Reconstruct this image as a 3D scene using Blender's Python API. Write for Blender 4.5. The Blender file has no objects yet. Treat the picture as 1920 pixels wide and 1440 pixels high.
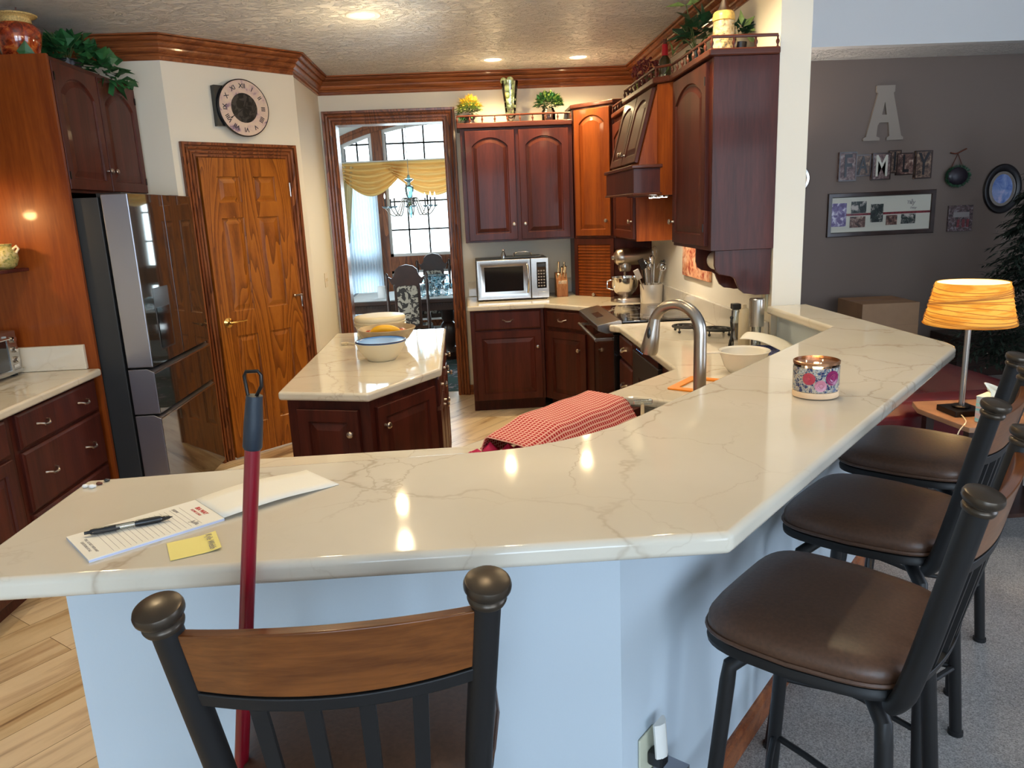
import bpy, bmesh, math, random
from mathutils import Vector, Matrix
from math import sin, cos, pi, radians, sqrt, atan2
random.seed(7)
SC = bpy.context.scene
COL = SC.collection
# ------------------------------------------------------------------ materials
MATS = {}
def nmat(name):
    m = bpy.data.materials.new(name); m.use_nodes = True
    nt = m.node_tree; b = nt.nodes['Principled BSDF']
    MATS[name] = m
    return m, nt, b
def N(nt, t, **k):
    n = nt.nodes.new(t)
    for a, v in k.items():
        if a in n.inputs.keys() if isinstance(a, str) else False: n.inputs[a].default_value = v
        else: setattr(n, a, v)
    return n
def L(nt, a, b): nt.links.new(a, b)
def setp(b, col=None, rough=None, metal=None, spec=None, coat=None, trans=None, ior=None, emit=None, es=None, alpha=None, sheen=None, sss=None):
    if col is not None: b.inputs['Base Color'].default_value = (*col, 1)
    if rough is not None: b.inputs['Roughness'].default_value = rough
    if metal is not None: b.inputs['Metallic'].default_value = metal
    if spec is not None: b.inputs['Specular IOR Level'].default_value = spec
    if coat is not None: b.inputs['Coat Weight'].default_value = coat; b.inputs['Coat Roughness'].default_value = .08
    if trans is not None: b.inputs['Transmission Weight'].default_value = trans
    if ior is not None: b.inputs['IOR'].default_value = ior
    if emit is not None: b.inputs['Emission Color'].default_value = (*emit, 1); b.inputs['Emission Strength'].default_value = es
    if alpha is not None: b.inputs['Alpha'].default_value = alpha
    if sheen is not None: b.inputs['Sheen Weight'].default_value = sheen
def coords(nt, scale=(1,1,1), rot=(0,0,0)):
    tc = nt.nodes.new('ShaderNodeTexCoord'); mp = nt.nodes.new('ShaderNodeMapping')
    mp.inputs['Scale'].default_value = scale; mp.inputs['Rotation'].default_value = rot
    L(nt, tc.outputs['Object'], mp.inputs['Vector']); return mp.outputs['Vector']
def noise(nt, vec, scale, detail=4, rough=.5, dist=0):
    n = nt.nodes.new('ShaderNodeTexNoise'); n.inputs['Scale'].default_value = scale; n.inputs['Detail'].default_value = detail
    n.inputs['Roughness'].default_value = rough; n.inputs['Distortion'].default_value = dist
    if vec is not None: L(nt, vec, n.inputs['Vector'])
    return n
def ramp(nt, fac, stops):
    r = nt.nodes.new('ShaderNodeValToRGB'); e = r.color_ramp.elements
    while len(e) < len(stops): e.new(.5)
    for i, (p, c) in enumerate(stops):
        e[i].position = p; e[i].color = (*c, 1) if len(c) == 3 else c
    L(nt, fac, r.inputs['Fac']); return r
def bump(nt, b, h, strength=.3, dist=.01):
    n = nt.nodes.new('ShaderNodeBump'); n.inputs['Strength'].default_value = strength; n.inputs['Distance'].default_value = dist
    L(nt, h, n.inputs['Height']); L(nt, n.outputs['Normal'], b.inputs['Normal'])
def mathn(nt, op, a, bb=None, c=None):
    n = nt.nodes.new('ShaderNodeMath'); n.operation = op
    for i, v in enumerate((a, bb, c)):
        if v is None: continue
        if isinstance(v, (int, float)): n.inputs[i].default_value = v
        else: L(nt, v, n.inputs[i])
    return n.outputs[0]
def mixc(nt, fac, a, b_):
    n = nt.nodes.new('ShaderNodeMix'); n.data_type = 'RGBA'
    for i, v in ((0, fac), (6, a), (7, b_)):
        if isinstance(v, (int, float)): n.inputs[i].default_value = v
        elif isinstance(v, tuple): n.inputs[i].default_value = (*v, 1)
        else: L(nt, v, n.inputs[i])
    return n.outputs[2]
def plain(name, col, rough=.5, metal=0, var=.0, nscale=30, bmp=0, **k):
    m, nt, b = nmat(name); setp(b, col, rough, metal, **k)
    if var or bmp:
        v = coords(nt); n = noise(nt, v, nscale, 3)
        if var:
            r = ramp(nt, n.outputs['Fac'], [(.3, tuple(c*(1-var) for c in col)), (.7, tuple(min(1, c*(1+var)) for c in col))])
            L(nt, r.outputs['Color'], b.inputs['Base Color'])
        if bmp: bump(nt, b, n.outputs['Fac'], bmp, .003)
    return m
def wood(name, dark, light, scale=6, rough=.3, axis='z', coat=.0, bs=.05, grain=1.0):
    m, nt, b = nmat(name); setp(b, light, rough, coat=coat, spec=.22)
    s = {'z': (1, 1, .09), 'x': (.09, 1, 1), 'y': (1, .09, 1)}[axis]
    v = coords(nt, s)
    n1 = noise(nt, v, scale*2, 3, .5, 1.2); n2 = noise(nt, v, scale*22, 4, .6, .3)
    f = mathn(nt, 'ADD', mathn(nt, 'MULTIPLY', n1.outputs['Fac'], .65), mathn(nt, 'MULTIPLY', n2.outputs['Fac'], .35*grain))
    r = ramp(nt, f, [(.38, dark), (.62, light)])
    L(nt, r.outputs['Color'], b.inputs['Base Color']); bump(nt, b, n2.outputs['Fac'], bs, .002)
    return m
def oak(name, dark, mid, light, axis='z', rough=.33):
    m, nt, b = nmat(name); setp(b, mid, rough, coat=.12, spec=.35)
    s = {'z': (1, 1, .13), 'x': (.13, 1, 1), 'y': (1, .13, 1)}[axis]
    v = coords(nt, s)
    w = noise(nt, v, 5.5, 1, .4, .9)
    f = mathn(nt, 'FRACT', mathn(nt, 'MULTIPLY', w.outputs['Fac'], 14))
    n2 = noise(nt, v, 160, 3, .6)
    f2 = mathn(nt, 'ADD', mathn(nt, 'MULTIPLY', f, .55), mathn(nt, 'MULTIPLY', n2.outputs['Fac'], .45))
    r = ramp(nt, f2, [(.15, light), (.5, mid), (.8, dark)])
    L(nt, r.outputs['Color'], b.inputs['Base Color']); bump(nt, b, n2.outputs['Fac'], .12, .002)
    return m
plain('wall_paint', (.77, .71, .59), .75, bmp=.04, nscale=240)
plain('great_room_paint', (.180, .135, .112), .8, bmp=.04, nscale=240)
plain('pony_daylit', (.49, .56, .62), .6, bmp=.04, nscale=240)  # wall paint with the blue daylight cast put into its colour
plain('dining_paint', (.62, .64, .62), .8)
plain('white_paint', (.72, .72, .72), .7)
# ceiling with trowelled texture
m, nt, b = nmat('ceiling_texture'); setp(b, (.86, .84, .81), .42)
v = coords(nt, (1, 1.6, 1)); n1 = noise(nt, v, 11, 5, .65, 1.8); n2 = noise(nt, v, 60, 3)
r = ramp(nt, n1.outputs['Fac'], [(.40, (0,0,0)), (.52, (1,1,1))])
h = mathn(nt, 'ADD', r.outputs['Color'], mathn(nt, 'MULTIPLY', n2.outputs['Fac'], .3)); bump(nt, b, h, .9, .016)
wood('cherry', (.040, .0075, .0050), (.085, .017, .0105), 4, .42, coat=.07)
wood('cherry_lit', (.155, .030, .005), (.250, .058, .008), 4, .36, coat=.12)  # cherry with warm lamp glow mixed into the colour, for light-facing parts
wood('cherry_trim', (.055, .013, .0075), (.110, .028, .014), 5, .38, axis='x', coat=.15)
oak('oak_door', (.15, .040, .005), (.31, .092, .010), (.40, .130, .015))
oak('oak_trim', (.085, .022, .008), (.21, .062, .020), (.30, .10, .034))
wood('oak_trim_x', (.15, .040, .014), (.36, .115, .036), 9, .34, axis='x', coat=.3)
oak('oak_trim_y', (.085, .022, .008), (.21, .062, .020), (.30, .10, .034), axis='y')
wood('stool_wood', (.070, .020, .005), (.20, .066, .015), 5, .28, axis='x', coat=.5)
wood('maple_block', (.22, .08, .03), (.42, .19, .08), 9, .5)
# quartz
m, nt, b = nmat('quartz'); setp(b, (.74, .66, .52), .06)
v = coords(nt)
def veins(scale, amp, ns, w0, w1, off):
    n = noise(nt, v, ns, 5, .6); sc = nt.nodes.new('ShaderNodeVectorMath'); sc.operation = 'MULTIPLY_ADD'; L(nt, n.outputs['Color'], sc.inputs[0]); sc.inputs[1].default_value = (amp, amp, amp)
    ad = nt.nodes.new('ShaderNodeVectorMath'); ad.operation = 'ADD'; L(nt, v, ad.inputs[0]); ad.inputs[1].default_value = off; L(nt, ad.outputs[0], sc.inputs[2])
    vo = nt.nodes.new('ShaderNodeTexVoronoi'); vo.feature = 'DISTANCE_TO_EDGE'; vo.inputs['Scale'].default_value = scale; L(nt, sc.outputs[0], vo.inputs['Vector'])
    return ramp(nt, vo.outputs['Distance'], [(0, (1,1,1)), (w0, (.75,.75,.75)), (w1, (.10,.10,.10)), (w1*3.5, (0,0,0))]).outputs['Color']
r1 = veins(1.55, .30, 2.6, .0035, .010, (3.1, 1.7, 0)); r2 = veins(3.4, .16, 5.5, .0035, .009, (.4, 5.3, 0))
msk = ramp(nt, noise(nt, v, 1.5, 2).outputs['Fac'], [(.46, (.06,.06,.06)), (.60, (.8,.8,.8))]); msk1 = ramp(nt, noise(nt, v, 2.1, 3).outputs['Fac'], [(.36, (.25,.25,.25)), (.58, (1,1,1))])
f = mathn(nt, 'MAXIMUM', mathn(nt, 'MULTIPLY', r1, msk1.outputs['Color']), mathn(nt, 'MULTIPLY', r2, msk.outputs['Color']))
cb = ramp(nt, noise(nt, v, 3, 3).outputs['Fac'], [(.35, (.63, .575, .475)), (.65, (.68, .625, .53))])
c = mixc(nt, mathn(nt, 'MULTIPLY', f, .55), cb.outputs['Color'], (.36, .27, .18)); L(nt, c, b.inputs['Base Color'])
# plank floor
m, nt, b = nmat('plank_floor'); setp(b, (.55, .36, .2), .32)
tc = nt.nodes.new('ShaderNodeTexCoord'); mp = nt.nodes.new('ShaderNodeMapping'); mp.inputs['Rotation'].default_value = (0, 0, radians(-52)); L(nt, tc.outputs['Object'], mp.inputs['Vector'])
br = nt.nodes.new('ShaderNodeTexBrick'); br.inputs['Scale'].default_value = 1; br.inputs['Brick Width'].default_value = 1.2; br.inputs['Row Height'].default_value = .18
br.inputs['Mortar Size'].default_value = .0015; br.inputs['Color1'].default_value = (.1,.1,.1,1); br.inputs['Color2'].default_value = (.9,.9,.9,1); br.inputs['Mortar'].default_value = (.5,.5,.5,1)
L(nt, mp.outputs['Vector'], br.inputs['Vector'])
m2 = nt.nodes.new('ShaderNodeMapping'); m2.inputs['Scale'].default_value = (.16, 1.3, 1); L(nt, mp.outputs['Vector'], m2.inputs['Vector'])
m3 = nt.nodes.new('ShaderNodeVectorMath'); m3.operation = 'ADD'; L(nt, m2.outputs['Vector'], m3.inputs[0]); L(nt, br.outputs['Color'], m3.inputs[1])
ng = noise(nt, m3.outputs[0], 9, 6, .62, .6)
r = ramp(nt, ng.outputs['Fac'], [(.30, (.22, .12, .05)), (.38, (.52, .33, .165)), (.5, (.72, .53, .31)), (.7, (.80, .61, .38))])
tint = mixc(nt, .16, r.outputs['Color'], br.outputs['Color'])
c = mixc(nt, br.outputs['Fac'], tint, (.2, .12, .06)); L(nt, c, b.inputs['Base Color']); bump(nt, b, ng.outputs['Fac'], .04, .002)
# carpet
m, nt, b = nmat('carpet_grey'); setp(b, (.3, .27, .25), .95, sheen=.2)
v = coords(nt); n1 = noise(nt, v, 210, 3, .7); n2 = noise(nt, v, 5, 3)
r = ramp(nt, n1.outputs['Fac'], [(.36, (.21, .185, .17)), (.5, (.52, .475, .44)), (.64, (.82, .77, .73))])
c = mixc(nt, .22, r.outputs['Color'], ramp(nt, n2.outputs['Fac'], [(.4, (.2,.18,.17)), (.6, (.5,.46,.43))]).outputs['Color']); L(nt, c, b.inputs['Base Color'])
bump(nt, b, n1.outputs['Fac'], 1, .02)
m, nt, b = nmat('carpet_dining'); setp(b, (.02, .06, .06), .95)
v = coords(nt); n1 = noise(nt, v, 6, 4, .6, 1.5)
r = ramp(nt, n1.outputs['Fac'], [(.5, (.012, .05, .045)), (.56, (.02, .025, .04)), (.62, (.25, .22, .24))]); L(nt, r.outputs['Color'], b.inputs['Base Color'])
# metals and other simple finishes
plain('stainless', (.52, .50, .47), .27, 1); plain('brushed_nickel', (.38, .34, .30), .3, 1); plain('chrome', (.75, .72, .68), .1, 1)
plain('pewter', (.55, .48, .42), .28, 1); plain('brass', (.75, .48, .16), .2, 1); plain('dark_metal', (.035, .030, .028), .35, 1)
plain('stool_metal', (.011, .0105, .011), .48, 0, spec=.35); plain('cap_metal', (.06, .045, .032), .32, .6)
plain('iron_black', (.012, .012, .012), .4); plain('black_plastic', (.012, .013, .015), .3); plain('black_gloss', (.01, .01, .011), .06, coat=.6)
plain('fridge_side', (.016, .018, .021), .5); plain('fridge_edge', (.36, .36, .40), .32, 1)
plain('fridge_glass', (.16, .145, .13), .035, .85); plain('fridge_dark', (.02, .02, .02), .2)
plain('range_panel', (.30, .28, .27), .3, 1); plain('dishwasher_steel', (.10, .10, .10), .3, .8)
plain('cooktop_glass', (.015, .013, .014), .05, coat=.7); plain('sink_composite', (.12, .105, .09), .4)
plain('white_plastic', (.75, .74, .70), .35); plain('ivory', (.72, .60, .40), .4); plain('cream_plastic', (.72, .62, .42), .35)
plain('blue_lid', (.10, .26, .62), .25); plain('navy', (.008, .014, .055), .3); plain('white_ceramic', (.78, .74, .66), .18)
plain('paper', (.80, .77, .70), .8); plain('paper_edge', (.55, .60, .80), .8); plain('sticky_yellow', (.80, .70, .24), .8)
plain('ink_red', (.55, .03, .03), .7); plain('ink_black', (.03, .03, .04), .7); plain('ink_grey', (.28, .25, .24), .7)
plain('mop_red', (.20, .003, .012), .28, coat=.3); plain('mop_grip', (.010, .018, .030), .5)
plain('orange_silicone', (.85, .26, .01), .45); plain('magenta_cloth', (.55, .01, .09), .7)
plain('green_leaf', (.025, .12, .035), .45, var=.5, nscale=18); plain('light_leaf', (.24, .34, .09), .5, var=.4, nscale=25); plain('yellow_leaf', (.75, .52, .06), .5, var=.3, nscale=30)
plain('dark_leaf', (.012, .06, .025), .45, var=.4, nscale=15); plain('pine', (.010, .022, .012), .7, var=.4, nscale=9); plain('berry', (.16, .016, .022), .35, var=.5, nscale=60)
plain('stem_green', (.10, .16, .05), .6); plain('pot_dark', (.018, .012, .02), .35); plain('pot_green', (.006, .022, .015), .25)
plain('cardboard', (.30, .17, .09), .8, var=.08, nscale=8); plain('red_leather', (.085, .006, .008), .28, var=.15, nscale=9, coat=.2)
plain('table_wood', (.30, .16, .09), .35, var=.2, nscale=12); plain('dark_wood', (.028, .010, .006), .35, var=.3, nscale=10, coat=.2)
plain('mirror_silver', (.55, .53, .50), .25, 1); plain('frame_black', (.008, .007, .009), .35); plain('mat_cream', (.56, .54, .46), .8)
plain('olive_glass', (.05, .038, .014), .12, coat=.5); plain('foil_red', (.55, .015, .03), .35)
plain('wax', (.85, .60, .38), .5); plain('tissue', (.80, .76, .62), .9); plain('letter_taupe', (.30, .25, .21), .8)
plain('book_brown', (.12, .03, .015), .5); plain('sheer', (.72, .80, .86), .8); plain('linen', (.72, .75, .78), .8)
plain('brown_seat', (.085, .040, .022), .42, var=.18, nscale=120, bmp=.15); plain('earbud_white', (.8, .8, .8), .3)
plain('copper_rim', (.40, .20, .10), .25, .8); plain('crock_metal', (.74, .68, .60), .35, .55); plain('rubber_dark', (.02, .02, .02), .8); plain('beige_plate', (.55, .55, .42), .5); plain('tape_brown', (.24, .12, .06), .5)
# swag fabric
m, nt, b = nmat('gold_fabric'); setp(b, (.74, .52, .20), .5, sheen=.3); b.inputs['Subsurface Weight'].default_value = 0
# clear glass without heavy caustics: mix transparent and glossy
def glassy(name, tint, gl=.12, rough=.03):
    m = bpy.data.materials.new(name); m.use_nodes = True; nt = m.node_tree; nt.nodes.clear(); MATS[name] = m
    o = nt.nodes.new('ShaderNodeOutputMaterial'); t = nt.nodes.new('ShaderNodeBsdfTransparent'); g = nt.nodes.new('ShaderNodeBsdfGlossy'); x = nt.nodes.new('ShaderNodeMixShader')
    t.inputs['Color'].default_value = (*tint, 1); g.inputs['Roughness'].default_value = rough
    fr = nt.nodes.new('ShaderNodeFresnel'); fr.inputs['IOR'].default_value = 1.45
    L(nt, mathn(nt, 'ADD', fr.outputs[0], gl), x.inputs[0]); L(nt, t.outputs[0], x.inputs[1]); L(nt, g.outputs[0], x.inputs[2]); L(nt, x.outputs[0], o.inputs['Surface'])
    return m
glassy('clear_glass', (.97, .98, .98), .03); glassy('window_glass', (.97, .99, 1), .02); glassy('crystal', (.80, .88, .90), .3, .08); glassy('crystal_blue', (.45, .75, .85), .35, .1)
# translucent lamp shade and curtain
def translucent(name, col, f=.6, stripes=None):
    m = bpy.data.materials.new(name); m.use_nodes = True; nt = m.node_tree; nt.nodes.clear(); MATS[name] = m
    o = nt.nodes.new('ShaderNodeOutputMaterial'); t = nt.nodes.new('ShaderNodeBsdfTranslucent'); d = nt.nodes.new('ShaderNodeBsdfDiffuse'); x = nt.nodes.new('ShaderNodeMixShader'); x.inputs[0].default_value = f
    t.inputs['Color'].default_value = (*col, 1); d.inputs['Color'].default_value = (*col, 1)
    L(nt, d.outputs[0], x.inputs[1]); L(nt, t.outputs[0], x.inputs[2]); L(nt, x.outputs[0], o.inputs['Surface'])
    return m, nt, t, d
m, nt, t, d = translucent('lamp_fabric', (.95, .52, .11), .65)
v = coords(nt, (1, 1, 6)); n1 = noise(nt, v, 8, 3, .5, .5); r = ramp(nt, n1.outputs['Fac'], [(.42, (.66, .37, .08)), (.55, (.84, .56, .16))])
L(nt, r.outputs['Color'], t.inputs['Color']); L(nt, r.outputs['Color'], d.inputs['Color'])
translucent('shade_liner', (.95, .88, .74), .55); plain('wrap_string', (.45, .20, .04), .7)
translucent('sheer_curtain', (.80, .88, .95), .45); translucent('gold_swag', (.84, .56, .21), .22); translucent('side_drape', (.62, .52, .30), .2)
def emis(name, col, s):
    m, nt, b = nmat(name); setp(b, (0, 0, 0), .5, emit=col, es=s); return m
emis('can_bulb', (1, .82, .52), 8); emis('puck_bulb', (1, .93, .80), 40); emis('lamp_bulb', (1, .74, .42), 25); emis('outdoor', (.92, 1, .98), 5.5)
emis('candle_bulb', (.8, .95, 1), 1.5); emis('dw_led', (.2, .5, 1), 1.0); emis('display_teal', (.15, .5, .7), .5)
# gingham
m, nt, b = nmat('gingham'); setp(b, (.5, .05, .05), .85)
tc = nt.nodes.new('ShaderNodeTexCoord'); sp = nt.nodes.new('ShaderNodeSeparateXYZ'); L(nt, tc.outputs['UV'], sp.inputs[0])
fx = mathn(nt, 'LESS_THAN', mathn(nt, 'FRACT', mathn(nt, 'MULTIPLY', sp.outputs[0], 48)), .30); fy = mathn(nt, 'LESS_THAN', mathn(nt, 'FRACT', mathn(nt, 'MULTIPLY', sp.outputs[1], 25)), .30)
f = mathn(nt, 'MAXIMUM', fx, fy); c = mixc(nt, f, (.42, .012, .018), (.74, .40, .34)); L(nt, c, b.inputs['Base Color'])
# red amber vase
m, nt, b = nmat('amber_vase'); setp(b, (.4, .06, .01), .12, coat=.6)
n1 = noise(nt, coords(nt), 22, 6, .7, .8); r = ramp(nt, n1.outputs['Fac'], [(.35, (.08, .012, .006)), (.5, (.36, .04, .01)), (.62, (.62, .16, .03))]); L(nt, r.outputs['Color'], b.inputs['Base Color'])
plain('vase_gold', (.60, .42, .16), .5, var=.35, nscale=150, bmp=.5)
m, nt, b = nmat('green_ball'); setp(b, (.3, .36, .16), .4)
n1 = noise(nt, coords(nt), 40, 3); r = ramp(nt, n1.outputs['Fac'], [(.4, (.34, .44, .20)), (.6, (.66, .70, .42))]); L(nt, r.outputs['Color'], b.inputs['Base Color'])
# upholstery with scroll pattern
m, nt, b = nmat('damask'); setp(b, (.4, .38, .34), .7)
n1 = noise(nt, coords(nt, (1, .05, 1)), 9, 3, .5, 2.2); r = ramp(nt, n1.outputs['Fac'], [(.47, (.025, .022, .022)), (.50, (.36, .34, .29))]); L(nt, r.outputs['Color'], b.inputs['Base Color'])
# floral jar
m, nt, b = nmat('floral_wrap'); setp(b, (.2, .2, .3), .2, coat=.4)
v = coords(nt); vo = nt.nodes.new('ShaderNodeTexVoronoi'); vo.feature = 'DISTANCE_TO_EDGE'; vo.inputs['Scale'].default_value = 90; L(nt, v, vo.inputs['Vector'])
n1 = noise(nt, v, 38, 2, .5, 2.6); r1 = ramp(nt, n1.outputs['Fac'], [(.40, (.02, .03, .10)), (.46, (.10, .17, .24)), (.52, (.62, .50, .34)), (.56, (.05, .07, .14)), (.62, (.38, .42, .40))])
r2 = ramp(nt, vo.outputs['Distance'], [(.02, (.5,.5,.5)), (.04, (0,0,0))])
c = mixc(nt, r2.outputs['Color'], r1.outputs['Color'], (.72, .55, .34)); L(nt, c, b.inputs['Base Color'])
plain('rose_red', (.42, .035, .06), .3, coat=.4); plain('rose_plum', (.24, .012, .09), .3, coat=.4); plain('rose_pink', (.52, .20, .27), .3, coat=.4)
# tissue box art
m, nt, b = nmat('tissue_art'); setp(b, (.4, .6, .6), .5)
n1 = noise(nt, coords(nt, (2, 2, 14)), 2.2, 4, .6, .8); r = ramp(nt, n1.outputs['Fac'], [(.30, (.08, .30, .42)), (.42, (.30, .50, .40)), (.5, (.62, .30, .24)), (.6, (.30, .52, .50)), (.7, (.55, .66, .70))]); L(nt, r.outputs['Color'], b.inputs['Base Color'])
# clock face, photo textures
m, nt, b = nmat('clock_dial'); setp(b, (.6, .5, .4), .6)
n1 = noise(nt, coords(nt), 14, 5, .6, .6); r = ramp(nt, n1.outputs['Fac'], [(.34, (.22, .14, .22)), (.42, (.58, .42, .38)), (.58, (.66, .52, .40)), (.7, (.60, .46, .46))]); L(nt, r.outputs['Color'], b.inputs['Base Color'])
m, nt, b = nmat('clock_centre'); setp(b, (.02, .018, .018), .3)
n1 = noise(nt, coords(nt), 26, 3, .6, 1.0); r = ramp(nt, n1.outputs['Fac'], [(.47, (.006, .006, .006)), (.54, (.045, .038, .036))]); L(nt, r.outputs['Color'], b.inputs['Base Color'])
def photo(name, a, c_, d_, sc=22):
    m, nt, b = nmat(name); setp(b, a, .4)
    n1 = noise(nt, coords(nt), sc, 3, .6, .8); r = ramp(nt, n1.outputs['Fac'], [(.36, a), (.52, c_), (.66, d_)]); L(nt, r.outputs['Color'], b.inputs['Base Color'])
photo('photo_dark', (.008, .012, .012), (.03, .04, .035), (.45, .40, .36)); photo('photo_violet', (.07, .04, .14), (.16, .12, .26), (.62, .58, .66)); photo('photo_brown', (.03, .012, .01), (.16, .08, .06), (.45, .33, .26))
photo('photo_blue', (.10, .18, .50), (.22, .32, .62), (.52, .50, .72), 9); photo('tile_brown', (.030, .014, .010), (.15, .085, .055), (.33, .22, .14), 30); photo('tile_plum', (.05, .02, .02), (.16, .09, .08), (.30, .24, .22), 30)
photo('art_orange', (.36, .05, .02), (.70, .32, .16), (.80, .52, .34), 16); photo('pot_scene', (.50, .40, .20), (.42, .34, .10), (.12, .14, .04), 60); photo('quilt', (.02, .012, .012), (.10, .05, .05), (.22, .19, .20), 40)
m, nt, b = nmat('stein_ceramic'); setp(b, (.6, .5, .3), .35)
n1 = noise(nt, coords(nt, (1, 1, 1.4)), 34, 4, .6, .6); r = ramp(nt, n1.outputs['Fac'], [(.36, (.06, .05, .04)), (.44, (.36, .25, .10)), (.56, (.46, .37, .22)), (.7, (.42, .38, .33))]); L(nt, r.outputs['Color'], b.inputs['Base Color'])
plain('stein_gold', (.55, .36, .10), .35, var=.3, nscale=70)
plain('plate_blue_band', (.10, .13, .35), .3, var=.9, nscale=90)
plain('fruit_red', (.45, .07, .02), .3, var=.4, nscale=40); plain('fruit_yellow', (.80, .42, .02), .4, var=.12, nscale=12); plain('bowl_tan', (.40, .30, .18), .4, var=.15, nscale=14)
# ------------------------------------------------------------------ geometry helpers
class MB:
    def __init__(s): s.v = []; s.f = []; s.uv = None
    def add(s, vs, fs):
        o = len(s.v); s.v += [tuple(p) for p in vs]; s.f += [tuple(i+o for i in f) for f in fs]; return s
    def box(s, x0, y0, z0, x1, y1, z1):
        x0, x1 = min(x0, x1), max(x0, x1); y0, y1 = min(y0, y1), max(y0, y1); z0, z1 = min(z0, z1), max(z0, z1)
        return s.add([(x0,y0,z0),(x1,y0,z0),(x1,y1,z0),(x0,y1,z0),(x0,y0,z1),(x1,y0,z1),(x1,y1,z1),(x0,y1,z1)],
                     [(0,3,2,1),(4,5,6,7),(0,1,5,4),(1,2,6,5),(2,3,7,6),(3,0,4,7)])
    def prism(s, poly, z0, z1):
        n = len(poly)
        a = sum(poly[i][0]*poly[(i+1)%n][1]-poly[(i+1)%n][0]*poly[i][1] for i in range(n))
        if a < 0: poly = poly[::-1]
        return s.add([(x,y,z0) for x,y in poly]+[(x,y,z1) for x,y in poly],
                     [tuple(range(n-1,-1,-1)), tuple(range(n,2*n))]+[(i,(i+1)%n,n+(i+1)%n,n+i) for i in range(n)])
    def prismY(s, poly, y0, y1):      # poly in (x,z), extruded along y
        t = MB().prism([(p[0], p[1]) for p in poly], -y1, -y0)
        return s.add([(x, -z, y) for x, y, z in t.v], t.f)
    def prismX(s, poly, x0, x1):      # poly in (y,z), extruded along x
        t = MB().prism([(p[0], p[1]) for p in poly], x0, x1)
        return s.add([(z, x, y) for x, y, z in t.v], t.f)
    def rings(s, rs, cap0=True, cap1=True, closed=True):
        n = len(rs[0]); vs = [p for r in rs for p in r]; fs = []
        for i in range(len(rs)-1):
            for j in range(n if closed else n-1):
                fs.append((i*n+j, i*n+(j+1)%n, (i+1)*n+(j+1)%n, (i+1)*n+j))
        if cap0: fs.append(tuple(range(n-1, -1, -1)))
        if cap1: fs.append(tuple((len(rs)-1)*n+j for j in range(n)))
        return s.add(vs, fs)
    def lathe(s, prof, c=(0,0,0), n=24, axis='z', sx=1, sy=1):
        rs = []
        for r, h in prof:
            ring = []
            for j in range(n):
                a = 2*pi*j/n; x, y = max(r, 1e-4)*cos(a)*sx, max(r, 1e-4)*sin(a)*sy
                p = {'z': (x, y, h), 'y': (x, -h, y), 'x': (h, x, y)}[axis]
                ring.append((p[0]+c[0], p[1]+c[1], p[2]+c[2]))
            rs.append(ring)
        return s.rings(rs)
    def tube(s, pts, r, n=10, closed=False, rs=None):
        P = [Vector(p) for p in pts]; m = len(P); out = []; prev = None
        for i in range(m):
            if closed: t = (P[(i+1)%m]-P[i-1])
            else: t = P[min(i+1,m-1)]-P[max(i-1,0)]
            t.normalize()
            if prev is None:
                u = t.cross(Vector((0,0,1)))
                if u.length < .1: u = t.cross(Vector((1,0,0)))
            else: u = prev - t*prev.dot(t)
            u.normalize(); prev = u; w = t.cross(u); rr = rs[i] if rs else r
            out.append([tuple(P[i]+(u*cos(2*pi*j/n)+w*sin(2*pi*j/n))*rr) for j in range(n)])
        if closed: out.append(out[0]); return s.rings(out, False, False)
        return s.rings(out)
    def sphere(s, c, r, n=12, sz=1, sx=1, sy=1):
        m = max(5, n//2+1)
        rs = [[(c[0]+sx*r*sin(pi*i/m)*cos(2*pi*j/n), c[1]+sy*r*sin(pi*i/m)*sin(2*pi*j/n), c[2]-sz*r*cos(pi*i/m)) for j in range(n)] for i in range(1, m)]
        o = len(s.v); s.rings(rs, False, False); k = len(s.v)
        s.v += [(c[0], c[1], c[2]-sz*r), (c[0], c[1], c[2]+sz*r)]
        for j in range(n):
            s.f.append((k, o+(j+1)%n, o+j)); s.f.append((k+1, o+(m-2)*n+j, o+(m-2)*n+(j+1)%n))
        return s
    def grid(s, fn, nu, nv, closed_u=False):
        vs = [fn(i/nu, j/nv) for j in range(nv+1) for i in range(nu+1)]
        fs = [(j*(nu+1)+i, j*(nu+1)+i+1, (j+1)*(nu+1)+i+1, (j+1)*(nu+1)+i) for j in range(nv) for i in range(nu)]
        s.gridsize = (nu, nv); return s.add(vs, fs)
    def leaf(s, p, d, up, l, w, fold=.15):
        p = Vector(p); d = Vector(d).normalized(); side = d.cross(Vector(up))
        if side.length < .05: side = d.cross(Vector((1, 0, .3)))
        side.normalize(); nrm = side.cross(d)
        a = p+d*l*.38+side*w/2+nrm*w*fold; c = p+d*l*.38-side*w/2+nrm*w*fold; e = p+d*l-nrm*l*.12; mm = p+d*l*.45
        return s.add([p, a, e, c, mm], [(0, 1, 4), (1, 2, 4), (2, 3, 4), (3, 0, 4)])
    def xf(s, M):
        s.v = [tuple(M @ Vector(p)) for p in s.v]; return s
    def build(s, name, mat, parent=None, smooth=None, bevel=0, seg=2, solid=0, subs=0, **tags):
        me = bpy.data.meshes.new(name); me.from_pydata(s.v, [], s.f); me.validate()
        bm = bmesh.new(); bm.from_mesh(me); bmesh.ops.recalc_face_normals(bm, faces=bm.faces) if solid == 0 else None; bm.to_mesh(me); bm.free()
        o = bpy.data.objects.new(name, me); COL.objects.link(o)
        for mm in (mat if isinstance(mat, (list, tuple)) else [mat]): me.materials.append(MATS[mm])
        if smooth:
            for p in me.polygons: p.use_smooth = True
        if subs:
            md = o.modifiers.new('s', 'SUBSURF'); md.levels = subs; md.render_levels = subs
        if solid:
            md = o.modifiers.new('t', 'SOLIDIFY'); md.thickness = solid; md.offset = 0
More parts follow.
